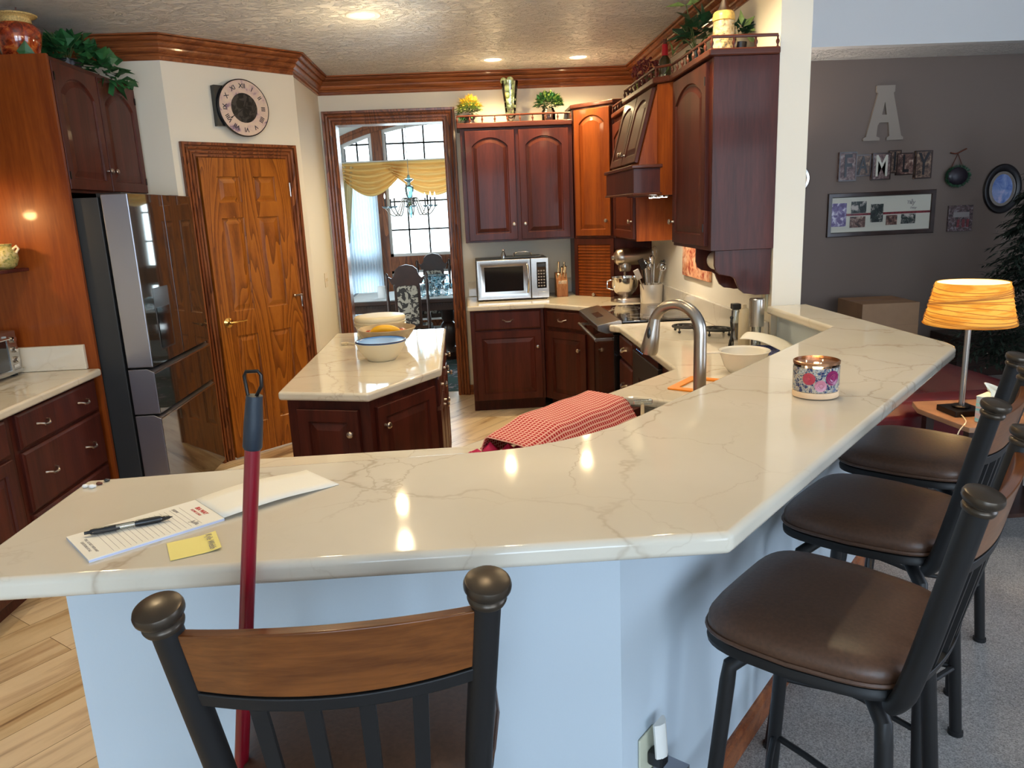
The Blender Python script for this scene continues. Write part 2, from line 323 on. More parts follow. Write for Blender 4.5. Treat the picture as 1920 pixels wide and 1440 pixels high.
        if bevel:
            md = o.modifiers.new('b', 'BEVEL'); md.width = bevel; md.segments = seg; md.limit_method = 'ANGLE'; md.angle_limit = radians(35)
            for p in me.polygons: p.use_smooth = True
            md.harden_normals = True
        if (smooth or bevel) and not subs:
            try:
                me.set_sharp_from_angle(angle=radians(38))
            except Exception: pass
        if parent is not None: o.parent = parent
        for k, vv in tags.items(): o[k] = vv
        return o
def thing(name, label, cat, loc=(0,0,0), rz=0, group=None):
    o = bpy.data.objects.new(name, None); COL.objects.link(o); o.empty_display_size = .05
    o.location = loc; o.rotation_euler = (0, 0, rz); o['label'] = label; o['category'] = cat
    if group: o['group'] = group
    return o
def tag(o, label, cat, group=None, loc=None):
    o['label'] = label; o['category'] = cat
    if group: o['group'] = group
    if loc is not None: o.location = loc
    return o
def struct(o): o['kind'] = 'structure'; return o
def dup(root, loc, rz, label=None, group=None):
    r = root.copy(); COL.objects.link(r); r.location = loc; r.rotation_euler = (0, 0, rz)
    if label: r['label'] = label
    if group: r['group'] = group
    for ch in list(root.children):
        c = ch.copy(); COL.objects.link(c); c.parent = r
        for g in list(ch.children):
            d = g.copy(); COL.objects.link(d); d.parent = c
    return r
def miter(path, off, closed=False):
    n = len(path); out = []
    for i, p in enumerate(path):
        p = Vector(p); a = Vector(path[i-1]) if (i > 0 or closed) else None; c = Vector(path[(i+1) % n]) if (i < n-1 or closed) else None
        d1 = (p-a).normalized() if a is not None else None; d2 = (c-p).normalized() if c is not None else None
        if d1 is None: d1 = d2
        if d2 is None: d2 = d1
        n1 = Vector((-d1.y, d1.x)); n2 = Vector((-d2.y, d2.x)); b = (n1+n2)
        if b.length < 1e-6: b = n1
        b.normalize(); k = 1/max(.3, b.dot(n1)); out.append((p.x+b.x*off*k, p.y+b.y*off*k))
    return out
def sweep(mb, path, prof, fn, closed=False):      # prof: (offset to the left of travel, height); fn maps (x, y, h)
    rs = []
    offs = [miter(path, o, closed) for o, h in prof]
    for i in range(len(path)): rs.append([fn(offs[k][i][0], offs[k][i][1], prof[k][1]) for k in range(len(prof))])
    if closed: rs.append(rs[0]); return mb.rings(rs, False, False)
    return mb.rings(rs)
def rrect(x0, y0, x1, y1, r, n=5):
    pts = []
    for cx, cy, a0 in ((x1-r, y0+r, -90), (x1-r, y1-r, 0), (x0+r, y1-r, 90), (x0+r, y0+r, 180)):
        for i in range(n+1):
            a = radians(a0+90*i/n); pts.append((cx+r*cos(a), cy+r*sin(a)))
    return pts
def inset(poly, d):
    n = len(poly); out = []
    for i in range(n):
        p = Vector(poly[i]); a = Vector(poly[i-1]); c = Vector(poly[(i+1)%n])
        d1 = (p-a).normalized(); d2 = (c-p).normalized(); n1 = Vector((-d1.y, d1.x)); n2 = Vector((-d2.y, d2.x)); b = n1+n2
        b.normalize(); k = 1/max(.5, b.dot(n1)); out.append((p.x+b.x*d*k, p.y+b.y*d*k))
    return out
def panel_door(w, h, arch=0, st=.055, t=.02, deep=.009, raise_w=.03):
    """raised-panel door: x 0..w, z 0..h, front at y=-t"""
    op = [(st, st), (w-st, st)]; ou = [(0, 0), (w, 0)]
    zt = h-st
    if arch:
        zs = zt-arch; sh = 0
        op += [(w-st, zs)]; ou += [(w, h)]
        k = 14
        xa, xb = w-st, st
        for i in range(k+1):
            u = i/k; x = xa+(xb-xa)*u; z = zs+arch*(.18+.82*(1-(2*u-1)**2)**.85)
            op.append((x, z)); ou.append((x, h))
        op.append((st, zs)); ou.append((0, h))
    else:
        op += [(w-st, zt), (st, zt)]; ou += [(w, h), (0, h)]
    mb = MB(); Y = lambda pl, y: [(p[0], y, p[1]) for p in pl]
    e = .003
    ou2 = [(min(max(p[0], e), w-e), min(max(p[1], e), h-e)) for p in ou]
    rs = [Y(ou, 0), Y(ou, -t+e), Y(ou2, -t), Y(op, -t), Y(inset(op, .006), -t+deep), Y(inset(op, .011), -t+deep), Y(inset(op, .011+raise_w), -t+.001), ]
    mb.rings(rs); return mb
def slab_front(w, h, t=.02):
    mb = MB(); r0 = [(0,0),(w,0),(w,h),(0,h)]; Y = lambda pl, y: [(p[0], y, p[1]) for p in pl]
    mb.rings([Y(r0, 0), Y(r0, -t+.008), Y(inset(r0, .004), -t+.004), Y(inset(r0, .012), -t)]); return mb
def put(o, x, y, z, rz=0):
    o.location = (x, y, z); o.rotation_euler = (0, 0, rz); return o
def knob(parent, x, y, z, mat='pewter'):
    o = MB().lathe([(.0065, 0), (.006, .008), (.0045, .013), (.0075, .018), (.0145, .022), (.0155, .027), (.012, .032), (.004, .034)], n=14, axis='y').build('knob', mat, parent, smooth=1); o.location = (x, y, z); return o
def pull(parent, x, y, z, w=.085, mat='pewter'):
    mb = MB(); pts = [(-w/2, 0, .004), (-w/2+.004, -.014, .004), (-w/2+.02, -.024, -.002), (-w/4, -.026, -.007), (0, -.026, -.009), (w/4, -.026, -.007), (w/2-.02, -.024, -.002), (w/2-.004, -.014, .004), (w/2, 0, .004)]
    mb.tube(pts, .004, 8, rs=[.006, .0045, .0045, .0055, .006, .0055, .0045, .0045, .006])
    o = mb.build('handle', mat, parent, smooth=1); o.location = (x, y, z); return o
def add_door(parent, x, z, w, h, arch=0, kx=None, kz=None, y=0, mat='cherry', name='door'):
    o = panel_door(w, h, arch).build(name, mat, parent); o.location = (x, y, z)
    if kx is not None: knob(o, kx, -.02, kz)
    return o
def add_drawer(parent, x, z, w, h, pulls=(.5,), y=0, mat='cherry'):
    o = slab_front(w, h).build('drawer', mat, parent); o.location = (x, y, z)
    for p in pulls: pull(o, w*p, -.02, h/2)
    return o
def boolcut(o, cutter):
    md = o.modifiers.new('c', 'BOOLEAN'); md.object = cutter; md.solver = 'EXACT'
    dg = bpy.context.evaluated_depsgraph_get(); ev = o.evaluated_get(dg); me = bpy.data.meshes.new_from_object(ev)
    o.modifiers.remove(md); old = o.data; o.data = me; me.name = old.name; bpy.data.objects.remove(cutter)
    return o
def text_mesh(s, size, name, mat, parent=None, ext=.0006, align='CENTER', bold=0, spacing=1):
    cu = bpy.data.curves.new(name, 'FONT'); cu.body = s; cu.size = size; cu.extrude = ext; cu.align_x = align; cu.align_y = 'CENTER'; cu.offset = bold; cu.space_character = spacing
    t = bpy.data.objects.new(name, cu); COL.objects.link(t)
    dg = bpy.context.evaluated_depsgraph_get(); dg.update(); me = bpy.data.meshes.new_from_object(t.evaluated_get(dg)); bpy.data.objects.remove(t)
    o = bpy.data.objects.new(name, me); COL.objects.link(o); me.materials.clear(); me.materials.append(MATS[mat])
    if parent is not None: o.parent = parent
    return o
# ------------------------------------------------------------------ the shell
H0 = 2.78; C = .90; B = 1.12
def S(mb, name, mat, **k): return struct(mb.build(name, mat, **k))
S(MB().box(-2.8, -4, -.1, 1.6, 6.95, 0), 'floor', 'plank_floor')
S(MB().prism([(-.83,-4),(6.5,-4),(6.5,6.8),(1.60,6.8),(1.60,3.0),(.25,1.45),(-.83,1.45)], -.1, .012), 'floor_carpet', 'carpet_grey')
S(MB().box(-3.2, 6.95, -.1, 2.6, 11.5, 0.002), 'floor_dining', 'carpet_dining')
S(MB().box(-2.8, -4, H0, 1.67, 6.95, H0+.12), 'ceiling', 'ceiling_texture')
S(MB().box(1.67, 6.3, H0, 6.5, 6.95, H0+.12), 'ceiling_alcove', 'ceiling_texture')
S(MB().box(1.67, -4, 3.7, 6.6, 6.3, 3.8), 'ceiling_great_room', 'ceiling_texture')
S(MB().box(1.67, 6.2, H0, 6.5, 6.3, 3.7), 'wall_bulkhead', 'white_paint')
S(MB().box(1.67, -4, H0, 1.75, 6.2, 3.7), 'wall_header', 'white_paint')
S(MB().box(1.67, 6.8, 0, 6.5, 6.95, H0), 'wall_living', 'great_room_paint')
S(MB().box(6.5, -4, 0, 6.6, 6.95, 3.7), 'wall_great_room_right', 'great_room_paint')
wb = MB(); wb.box(-1.3, 6.8, 0, -1.05, 6.95, H0); wb.box(-1.05, 6.8, 2.41, -.137, 6.95, H0); wb.box(-.137, 6.8, 0, 1.67, 6.95, H0)
S(wb, 'wall_back', 'wall_paint')
S(MB().box(-1.29, 5.80, 0, -1.17, 6.8, H0), 'wall_nook', 'wall_paint')
S(MB().box(1.52, 3.72, 0, 1.67, 6.8, H0), 'wall_right', 'wall_paint')
S(MB().box(-2.8, -4, 0, -2.65, 5.3, H0), 'wall_left', 'wall_paint')
S(MB().box(-2.65, 5.14, 0, -1.83, 5.26, H0), 'wall_fridge_alcove', 'wall_paint')
# rear wall behind the camera with window openings onto daylight
wr = MB(); wr.box(-2.8, -4.1, 0, -1.2, -4, H0); wr.box(-1.2, -4.1, 0, 6.6, -4, .5); wr.box(-1.2, -4.1, 2.4, 6.6, -4, 3.8); wr.box(1.2, -4.1, .5, 1.8, -4, 2.4); wr.box(4.6, -4.1, .5, 6.6, -4, 2.4)
S(wr, 'wall_rear', 'great_room_paint')
# angled pantry wall, frame: origin at its left end, local x along it, front = -y
PA = (-1.83, 5.14); PZ = radians(45); PL = .95
root = None
pw = MB(); pw.box(0, 0, 0, .145, .12, H0); pw.box(.145, 0, 2.07, .80, .12, H0); pw.box(.80, 0, 0, PL, .12, H0)
put(S(pw, 'wall_pantry', 'wall_paint'), PA[0], PA[1], 0, PZ)
# peninsula knee wall
PW = [(-.83,1.42),(.28,1.42),(1.70,3.04),(1.70,3.715)]
inn = miter(PW, .15)
S(MB().prism(PW+inn[::-1], 0, 1.079), 'wall_peninsula', 'pony_daylit')
def bb(mb, path, h=.09, t=.014):
    return sweep(mb, path, [(0, 0), (-t, 0), (-t, h*.72), (-t*.6, h*.86), (-t*.45, h), (0, h)], lambda x, y, z: (x, y, z+.0125))
S(bb(MB(), PW[0:3]+[(1.70, 3.6)], .10), 'baseboard_peninsula', 'oak_trim_x')
# crown moulding: offset to the left of travel = into the room
cp = [(0, -.145), (-.012, -.15)]
crown = [(-.002, -.140), (.010, -.140), (.014, -.132), (.014, -.118), (.022, -.114), (.026, -.106), (.020, -.100), (.034, -.090), (.042, -.080), (.044, -.070), (.038, -.066), (.052, -.058), (.064, -.050), (.068, -.042), (.062, -.036), (.078, -.032), (.090, -.024), (.094, -.014), (.088, -.010), (.106, -.008), (.108, -.001), (-.002, -.001)]
mb = MB(); path = [(1.52, 3.73), (1.52, 6.80), (-1.17, 6.80), (-1.17, 5.80), (-1.83, 5.14), (-2.65, 5.14), (-2.65, 1.5)]
sweep(mb, path, crown, lambda x, y, h: (x, y, H0+h)); S(mb, 'trim_crown', 'oak_trim_x')
def casing(name, u0, u1, zt, w, fn, mat, parent=None):
    # moulded casing around a doorway in wall coordinates u, z; depth d out of the wall
    prof = [(0, 0), (0, .012), (w*.06, .018), (w*.18, .018), (w*.22, .008), (w*.26, .008), (w*.30, .018), (w*.42, .020), (w*.46, .009), (w*.50, .009), (w*.56, .020), (w*.68, .024), (w*.71, .014), (w*.75, .014), (w*.80, .030), (w*.97, .032), (w, .026), (w, 0)]
    mb = MB(); sweep(mb, [(u0, 0), (u0, zt), (u1, zt), (u1, 0)], prof, lambda a, b_, h: fn(a, b_, h)); return mb.build(name, mat, parent)
casing('trim_doorway', -1.05, -.137, 2.41, .102, lambda u, z, d: (u, 6.8-d, z), 'oak_trim').__setitem__('kind', 'structure')
jb = MB(); jb.box(-1.062, 6.79, 0, -1.045, 6.96, 2.41); jb.box(-.142, 6.79, 0, -.125, 6.96, 2.41); jb.box(-1.062, 6.79, 2.40, -.125, 6.96, 2.42)
S(jb, 'trim_doorway_jamb', 'oak_trim')
S(MB().box(-.040, 6.786, 0, -.003, 6.80, .09), 'baseboard_back', 'oak_trim_x')
# pantry door
d1 = MB()
W_, T_ = .655, 2.06
def six_panel(w, h, t=.035):
    mb = MB(); mb.box(0, -t+.010, 0, w, 0, h)
    s = .11; mx = w/2; cols = [(s, mx-.05), (mx+.05, w-s)]; rows = [(.22, .86), (1.03, 1.66), (1.76, h-.12)]
    xs = [0, cols[0][0], cols[0][1], cols[1][0], cols[1][1], w]; y0, y1 = -t, -t+.010
    mb.box(0, y0, 0, s, y1, h); mb.box(w-s, y0, 0, w, y1, h); mb.box(cols[0][1], y0, .22, cols[1][0], y1, h-.12)
    mb.box(s, y0, 0, w-s, y1, rows[0][0]); mb.box(s, y0, rows[0][1], cols[0][1], y1, rows[1][0]); mb.box(cols[1][0], y0, rows[0][1], w-s, y1, rows[1][0])
    mb.box(s, y0, rows[1][1], cols[0][1], y1, rows[2][0]); mb.box(cols[1][0], y0, rows[1][1], w-s, y1, rows[2][0]); mb.box(s, y0, rows[2][1], w-s, y1, h)
    Y = lambda pl, y: [(p[0], y, p[1]) for p in pl]
    for a, c in cols:
        for e, g in rows:
            r0 = [(a, e), (c, e), (c, g), (a, g)]; mb.rings([Y(r0, -t+.004), Y(inset(r0, .006), -t+.0095), Y(inset(r0, .016), -t+.0095), Y(inset(r0, .042), -t+.002)], False)
    return mb
dr = six_panel(W_-.006, 2.05).build('door_1', 'oak_door'); struct(dr); put(dr, PA[0]+(.148)*cos(PZ)+(-.035)*0, PA[1]+.148*sin(PZ), .012, PZ)
cs = casing('trim_pantry', .145, .80, 2.065, .095, lambda u, z, d: (u, -d, z), 'oak_trim'); struct(cs); put(cs, PA[0], PA[1], 0, PZ)
jm = MB(); jm.box(.140, -.004, 0, .147, .10, 2.07); jm.box(.798, -.004, 0, .805, .10, 2.07); jm.box(.14, -.004, 2.063, .805, .10, 2.072); put(S(jm, 'trim_pantry_jamb', 'oak_trim'), PA[0], PA[1], 0, PZ)
hd = MB(); hd.lathe([(.001, 0), (.034, .0), (.034, .006), (.022, .012), (.012, .016), (.011, .04), (.001, .042)], (0,0,0), 18, 'y'); pts = [(0, -.038, 0), (.03, -.044, .002), (.06, -.046, .006), (.09, -.044, .004), (.115, -.042, .008)]
hd.tube(pts, .007, 8, rs=[.009, .008, .0065, .006, .007]); o = hd.build('handle', 'brass', dr, smooth=1, label='polished brass lever handle'); o.location = (.062, -.035, .96)
for hz in (1.84, 1.05, .25):
    h = MB(); h.box(-.003, -.006, -.045, .003, .0, .045); h.lathe([(.0055, -.047), (.0055, .047)], (0, -.006, 0), 10); o = h.build('hinge', 'pewter', dr); o.location = (W_-.002, -.037, hz)
lt = MB(); lt.box(-.05, -.012, -.006, .02, -.006, .006); lt.tube([(.0, -.012, 0), (.004, -.03, -.01), (.0, -.02, -.07)], .004, 6); lt.sphere((-.05, -.012, 0), .009, 8); o = lt.build('latch', 'pewter', dr); o.location = (W_-.01, -.035, 1.09)
# dining room shell
S(MB().box(-3.2, 6.95, 0, -3.05, 11.4, 3.3), 'wall_dining_left', 'dining_paint'); S(MB().box(2.45, 6.95, 0, 2.6, 11.4, 3.3), 'wall_dining_right', 'dining_paint')
S(MB().box(-3.2, 6.95, 3.2, 2.6, 11.4, 3.3), 'ceiling_dining', 'white_paint')
S(MB().box(-3.05, 6.9501, H0, 2.45, 7.05, 3.2), 'wall_dining_front', 'dining_paint')
WX0, WX1, WC = -1.47, 1.07, -.2
def archz(x, top=2.76, k=.155): return top-k*(x-WC)**2
fw = MB().box(-3.05, 9.8, 0, 2.45, 9.95, 3.2).build('wall_dining_far', 'dining_paint')
ap = [(WX0, .30), (WX1, .30)]+[(WX1+(WX0-WX1)*i/16, archz(WX1+(WX0-WX1)*i/16)) for i in range(17)]
cut = MB().prismY(ap, 9.7, 10.05).build('cut', 'white_paint'); struct(boolcut(fw, cut))
# window_1: casing, posts, sashes, muntins, panes
wroot = thing('window_1', 'wide arched oak dining room window with thin dark grilles', 'window', (0,0,0)); del wroot['label']; del wroot['category']; struct(wroot)
def arcstrip(mb, xa, xb, w, y0, y1, dz=0, n=14):
    for i in range(n):
        a = xa+(xb-xa)*i/n; c = xa+(xb-xa)*(i+1)/n; za, zc = archz(a)+dz, archz(c)+dz
        mb.prismY([(a, za-w), (c, zc-w), (c, zc), (a, za)], y0, y1)
mb = MB(); arcstrip(mb, WX0-.09, WX1+.09, .10, 9.765, 9.80, .09); arcstrip(mb, WX0-.05, WX1+.05, .03, 9.75, 9.79, .075)
for x in (WX0-.09, WX1): mb.box(x, 9.765, .22, x+.09, 9.80, archz(x)+.05)
mb.box(WX0-.09, 9.75, .22, WX1+.09, 9.80, .30); mb.build('window_casing', 'oak_trim', wroot)
mb = MB()
for x in (-1.09, .56): mb.box(x, 9.79, .30, x+.13, 9.93, archz(x+.065)-.0)
mb.box(WX0, 9.80, .94, WX1, 9.92, 1.12); mb.box(WX0, 9.80, 2.18, WX1, 9.92, 2.27); mb.build('window_post', 'oak_trim', wroot)
mb = MB(); arcstrip(mb, WX0, WX1, .05, 9.83, 9.90)
secs = [(WX0, -1.09), (-.96, .56), (.69, WX1)]
for a, c in secs:
    for z0, z1 in ((.30, .94), (1.12, 2.18), (2.27, None)):
        zt = z1 if z1 else min(archz(a), archz(c))-.02
        for x in (a, c-.035): mb.box(x, 9.84, z0, x+.035, 9.89, (archz(x+.017)-.02) if not z1 else zt)
        mb.box(a, 9.84, z0, c, 9.89, z0+.035)
        if z1: mb.box(a, 9.84, z1-.035, c, 9.89, z1)
mb.build('window_sash', 'white_paint', wroot)
mb = MB()
for a, c in secs:
    nx = 6 if c-a > 1 else 2
    for k in range(1, nx): x = a+(c-a)*k/nx; mb.box(x-.010, 9.855, .30, x+.010, 9.872, archz(x)-.03)
    for z in (.62, 1.45, 1.80, 2.50): mb.box(a, 9.855, z-.010, c, 9.872, z+.010)
    mb.box(a+.03, 9.85, 2.29, a+.045, 9.88, archz(a)-.05); mb.box(c-.045, 9.85, 2.29, c-.03, 9.88, archz(c)-.05)
mb.build('muntin', 'rubber_dark', wroot)
MB().prismY([(p[0], p[1]) for p in ap], 9.862, 9.866).build('pane', 'window_glass', wroot)
# ceiling lights
for i, (x, y) in enumerate([(-.52, 4.78), (.285, 6.24), (.95, 6.25), (1.0, 3.7), (-.7, 2.9), (-1.6, 2.5), (.1, 1.75), (1.1, 2.45)]):  # last two are unseen lights added to brighten the bar
    t = thing('recessed_ceiling_light', ['round recessed ceiling light above the island', 'round recessed ceiling light by the back crown, left of the pair', 'round recessed ceiling light by the back crown, right of the pair', 'round recessed ceiling light above the range', 'round recessed ceiling light above the near end of the island', 'round recessed ceiling light above the left counter', 'added unseen ceiling light brightening the bar near its corner', 'added unseen ceiling light brightening the candle end of the bar'][i], 'ceiling light', (x, y, H0), 0, 'recessed kitchen ceiling lights')
    MB().lathe([(.066, -.0005), (.066, -.004), (.075, -.009), (.098, -.007), (.105, -.0005)], n=32).build('trim_ring', 'white_plastic', t, smooth=1)
    MB().lathe([(.001, -.003), (.060, -.003), (.066, -.0006), (.001, -.0006)], n=28).build('lens', 'can_bulb', t)
    l = bpy.data.lights.new('can', 'SPOT'); l.energy = [16, 50, 46, 28, 10, 26, 14, 15][i]; l.color = (1, .81, .50) if i not in (1, 2) else (1, .75, .38); l.spot_size = radians(150 if i < 6 else 115); l.spot_blend = .6; l.shadow_soft_size = .035
    lo = bpy.data.objects.new('can_light', l); COL.objects.link(lo); lo.location = (0, 0, -.03); lo.parent = t
    l = bpy.data.lights.new('added_spill', 'POINT'); l.energy = [4, 1.8, 1.8, 3, 3, 3, 2, 2][i]; l.color = (1, .76, .42); l.shadow_soft_size = .03  # extra point light added below each can to brighten ceiling and walls
    lo = bpy.data.objects.new('added_spill_light', l); COL.objects.link(lo); lo.location = (0, 0, -.30); lo.parent = t
# ------------------------------------------------------------------ cabinets and counters
def counter(name, poly, z1, label, cat='countertop', bev=.013):
    return tag(MB().prism(poly, z1-.04, z1).build(name, 'quartz', bevel=bev, seg=4), label, cat)
bar_poly = [(-.775,1.13),(.406,1.122),(1.655,2.455),(1.685,2.50),(1.70,2.56),(1.70,3.712),(1.49,3.712),(1.49,3.02),(.656,2.118),(.42,1.862),(.345,1.785),(.27,1.73),(.19,1.685),(.10,1.652),(.012,1.638),(-.558,1.618),(-.845,1.600),(-.845,1.215)]
bar = counter('bar_countertop', bar_poly, B, 'long angled cream quartz breakfast bar top with brown veins')
low = [(-.80,1.573),(.215,1.573),(1.512,3.052),(1.512,4.778),(.97,4.778),(.885,4.760),(.885,4.735),(.93,4.66),(.93,3.37),(-.05,2.38),(-.70,2.38),(-.80,2.28)]
sink_c = (.515, 2.52)
cnt = tag(MB().prism(low, C-.04, C).build('lower_countertop', 'quartz'), 'lower cream quartz kitchen counter with the sink, behind the raised bar', 'countertop')
cut = MB().prism(rrect(-.36, -.20, .36, .20, .05), .7, 1.1).build('cut', 'quartz'); cut.location = (sink_c[0]-.0, sink_c[1], 0); cut.rotation_euler = (0, 0, radians(45.8)); bpy.context.view_layer.update()
boolcut(cnt, cut); md = cnt.modifiers.new('b', 'BEVEL'); md.width = .012; md.segments = 3; md.limit_method = 'ANGLE'; md.angle_limit = radians(60)
s = MB(); o1 = rrect(-.375, -.215, .375, .215, .06); i1 = rrect(-.36, -.20, .36, .20, .05); Z_ = lambda pl, z: [(p[0], p[1], z) for p in pl]
s.rings([Z_(o1, C-.041), Z_(i1, C-.041), Z_(rrect(-.345, -.185, .345, .185, .05), C-.20), Z_(rrect(-.10, -.10, .10, .10, .04), C-.215)], False, True)
sk = s.build('kitchen_sink', 'sink_composite', smooth=1, solid=.006); tag(sk, 'dark grey-brown composite sink under the red checked towel', 'sink', loc=(sink_c[0], sink_c[1], 0)); sk.rotation_euler = (0, 0, radians(45.8))
counter('back_countertop', [(-.02,6.07),(.60,6.05),(.965,5.63),(.965,5.588),(1.512,5.588),(1.512,6.792),(-.02,6.792)], C, 'cream quartz counter under the microwave and stand mixer', bev=.012)
counter('island_countertop', [(-.875,3.336),(-.458,3.206),(-.155,3.66),(-.165,4.99),(-.885,5.0)], C, 'pale glossy quartz top of the kitchen island')
counter('left_countertop', [(-2.648,1.2),(-1.985,1.2),(-1.985,4.094),(-2.648,4.094)], .915, 'cream quartz counter beside the refrigerator panel with the toaster oven')
tag(MB().box(-2.646, 4.074, .916, -2.05, 4.098, 1.048).build('backsplash_slab', 'quartz', bevel=.004), 'short veined marble backsplash piece against the side of the refrigerator panel', 'backsplash')
tag(MB().box(1.492, 3.74, C+.001, 1.518, 6.77, 1.035).build('backsplash_slab', 'quartz', bevel=.004), 'long veined marble backsplash along the wall behind the range', 'backsplash')
tag(MB().box(0, 6.772, C+.001, 1.49, 6.797, 1.03).build('backsplash_slab', 'quartz', bevel=.004), 'low marble backsplash behind the microwave', 'backsplash')
ri = miter(PW, .152); ri2 = miter(PW, .172)
tag(MB().prism([(-.80, 1.571), (ri[1][0], 1.571), (1.50, 3.045), (1.485, 3.06), (ri2[1][0]-.01, 1.592), (-.80, 1.592)], C+.001, 1.078).build('backsplash_slab', 'quartz'), 'veined marble riser below the raised bar behind the faucet', 'backsplash')
def carcass(parent, w, d, z0, z1, mat='cherry', toe=0, name='body'):
    mb = MB(); mb.box(0, 0, z0+(toe or 0), w, d, z1)
    if toe: mb.box(0.0, .07, z0, w, d, z0+toe)
    return mb.build(name, mat, parent, bevel=.0015, seg=1)
G = 'cherry cabinets'
# left base units (face +x): rz = 90, local x -> world y
t = thing('base_cabinet', 'dark cherry base cabinet with two wide drawers, beside the refrigerator', 'cabinet', (-2.03, 3.30, 0), PI2 := pi/2)
carcass(t, .79, .60, 0, .874, toe=.10); add_drawer(t, .03, .700, .73, .160, (.25, .77)); add_drawer(t, .03, .405, .73, .280, (.25, .77)); add_drawer(t, .03, .115, .73, .275, (.25, .77))
t = thing('base_cabinet', 'dark cherry base cabinet with drawer over door at the left edge', 'cabinet', (-2.03, 2.55, 0), pi/2)
carcass(t, .748, .60, 0, .874, toe=.10); add_drawer(t, .04, .70, .66, .160, (.5,)); add_door(t, .04, .115, .325, .57, 0, .29, .5); add_door(t, .375, .115, .325, .57, 0, .03, .5)
t = thing('base_cabinet', 'dark cherry base cabinet at the near end of the left counter', 'cabinet', (-2.03, 1.25, 0), pi/2)
carcass(t, 1.298, .60, 0, .874, toe=.10)
for k in range(3): add_drawer(t, .03+k*.42, .70, .40, .160, (.5,)); add_door(t, .03+k*.42, .115, .40, .57, 0, .36, .5)
# refrigerator enclosure
t = thing('refrigerator_cabinet', 'tall cherry side panel and arched two-door cabinet over the refrigerator', 'cabinet', (-2.02, 4.10, 0), pi/2)
MB().box(0, -.02, 0, .022, .628, 2.49).build('side_panel', 'cherry_lit', t, bevel=.001, seg=1, label='orange-lit cherry side panel')
MB().box(.0225, 0, 1.83, 1.03, .628, 2.49).build('body', 'cherry', t)
MB().box(1.005, 0, 0, 1.03, .628, 1.83).build('far_panel', 'cherry', t)
d = add_door(t, .035, 1.845, .47, .62, .10, .44, .11); d2 = add_door(t, .515, 1.845, .49, .62, .10, .03, .11)
for o, xx in ((d, .012), (d2, .478)):
    for z in (.07, .55): h = MB().box(-.006, -.024, -.02, .006, -.019, .02).build('hinge', 'dark_metal', o); h.location = (xx, 0, z)
# refrigerator
t = thing('refrigerator', 'dark glass-front four-door refrigerator with mirror finish', 'refrigerator', (-1.88, 4.135, 0), pi/2)
FW_ = .915
MB().box(0, 0, .03, FW_, .70, 1.80).build('case', 'fridge_side', t, bevel=.004)
for x0, x1, nm, kk in ((0.0, .453, 'door', 0), (.462, FW_, 'door', 1)):
    o = MB().box(x0, -.15, .895, x1, -.012, 1.815).build(nm, ['fridge_edge'], t, bevel=.006)
    MB().box(x0+.002, -.1525, .897, x1-.002, -.1495, 1.813).build('glass_panel', 'fridge_glass', o)
    if kk == 0:
        MB().box(.13, -.1535, .965, .345, -.1520, 1.31).build('dispenser', 'fridge_dark', o); MB().box(.15, -.156, .975, .325, -.153, 1.20).build('dispenser_bay', 'black_gloss', o)
for z0, z1 in ((.635, .865), (.06, .605)):
    o = MB().prismX([(-.012, z0), (-.15, z0), (-.15, z1), (-.115, z1+.022), (-.012, z1+.022)], 0, FW_).build('drawer', 'fridge_edge', t, bevel=.003)
    MB().box(.002, -.1525, z0+.002, FW_-.002, -.1495, z1-.004).build('glass_panel', 'fridge_glass', o)
    MB().box(.0, -.156, z1-.006, FW_, -.148, z1+.002).build('pull_edge', 'stainless', o)
MB().box(.05, -.10, 1.80, .17, .03, 1.822).build('hinge_cover', 'black_plastic', t, bevel=.003); MB().box(.745, -.10, 1.80, .865, .03, 1.822).build('hinge_cover', 'black_plastic', t, bevel=.003)
for x in (.08, .83): MB().lathe([(.02, 0), (.02, .031)], (x, .04, 0), 10).build('foot', 'rubber_dark', t)
# island
t = thing('kitchen_island', 'dark cherry kitchen island base with angled near end', 'kitchen island', (0, 0, 0))
isl = [(-.845,3.372),(-.462,3.252),(-.19,3.672),(-.20,4.955),(-.85,4.965)]
mb = MB(); mb.prism(isl, .10, .859); mb.prism(inset(isl, .06), 0, .10); mb.build('body', 'cherry', t)
def face(parent, a, b_):   # a frame along a->b facing right-hand side (-local y)
    e = bpy.data.objects.new('front_frame', None); return e
def on(o, a, ang): pass
def at_face(o, a, ang, x, z): o.location = (a[0]+x*cos(ang), a[1]+x*sin(ang), z); o.rotation_euler = (0, 0, ang); return o
a, b_ = isl[0], isl[1]; an = atan2(b_[1]-a[1], b_[0]-a[0]); o = panel_door(.30, .66).build('door', 'cherry', t); at_face(o, a, an, .05, .155); knob(o, .265, -.02, .555)
a, b_ = isl[1], isl[2]; an = atan2(b_[1]-a[1], b_[0]-a[0]); o = panel_door(.44, .68).build('door', 'cherry', t); at_face(o, a, an, .03, .14); knob(o, .04, -.02, .59)
a = isl[2]; an = pi/2
for k in range(3):
    o = slab_front(.40, .14).build('drawer', 'cherry', t); at_face(o, a, an, .02+k*.42, .70); knob(o, .2, -.02, .07)
    o = panel_door(.40, .56).build('door', 'cherry', t); at_face(o, a, an, .02+k*.42, .12); knob(o, .36 if k != 1 else .04, -.02, .5)
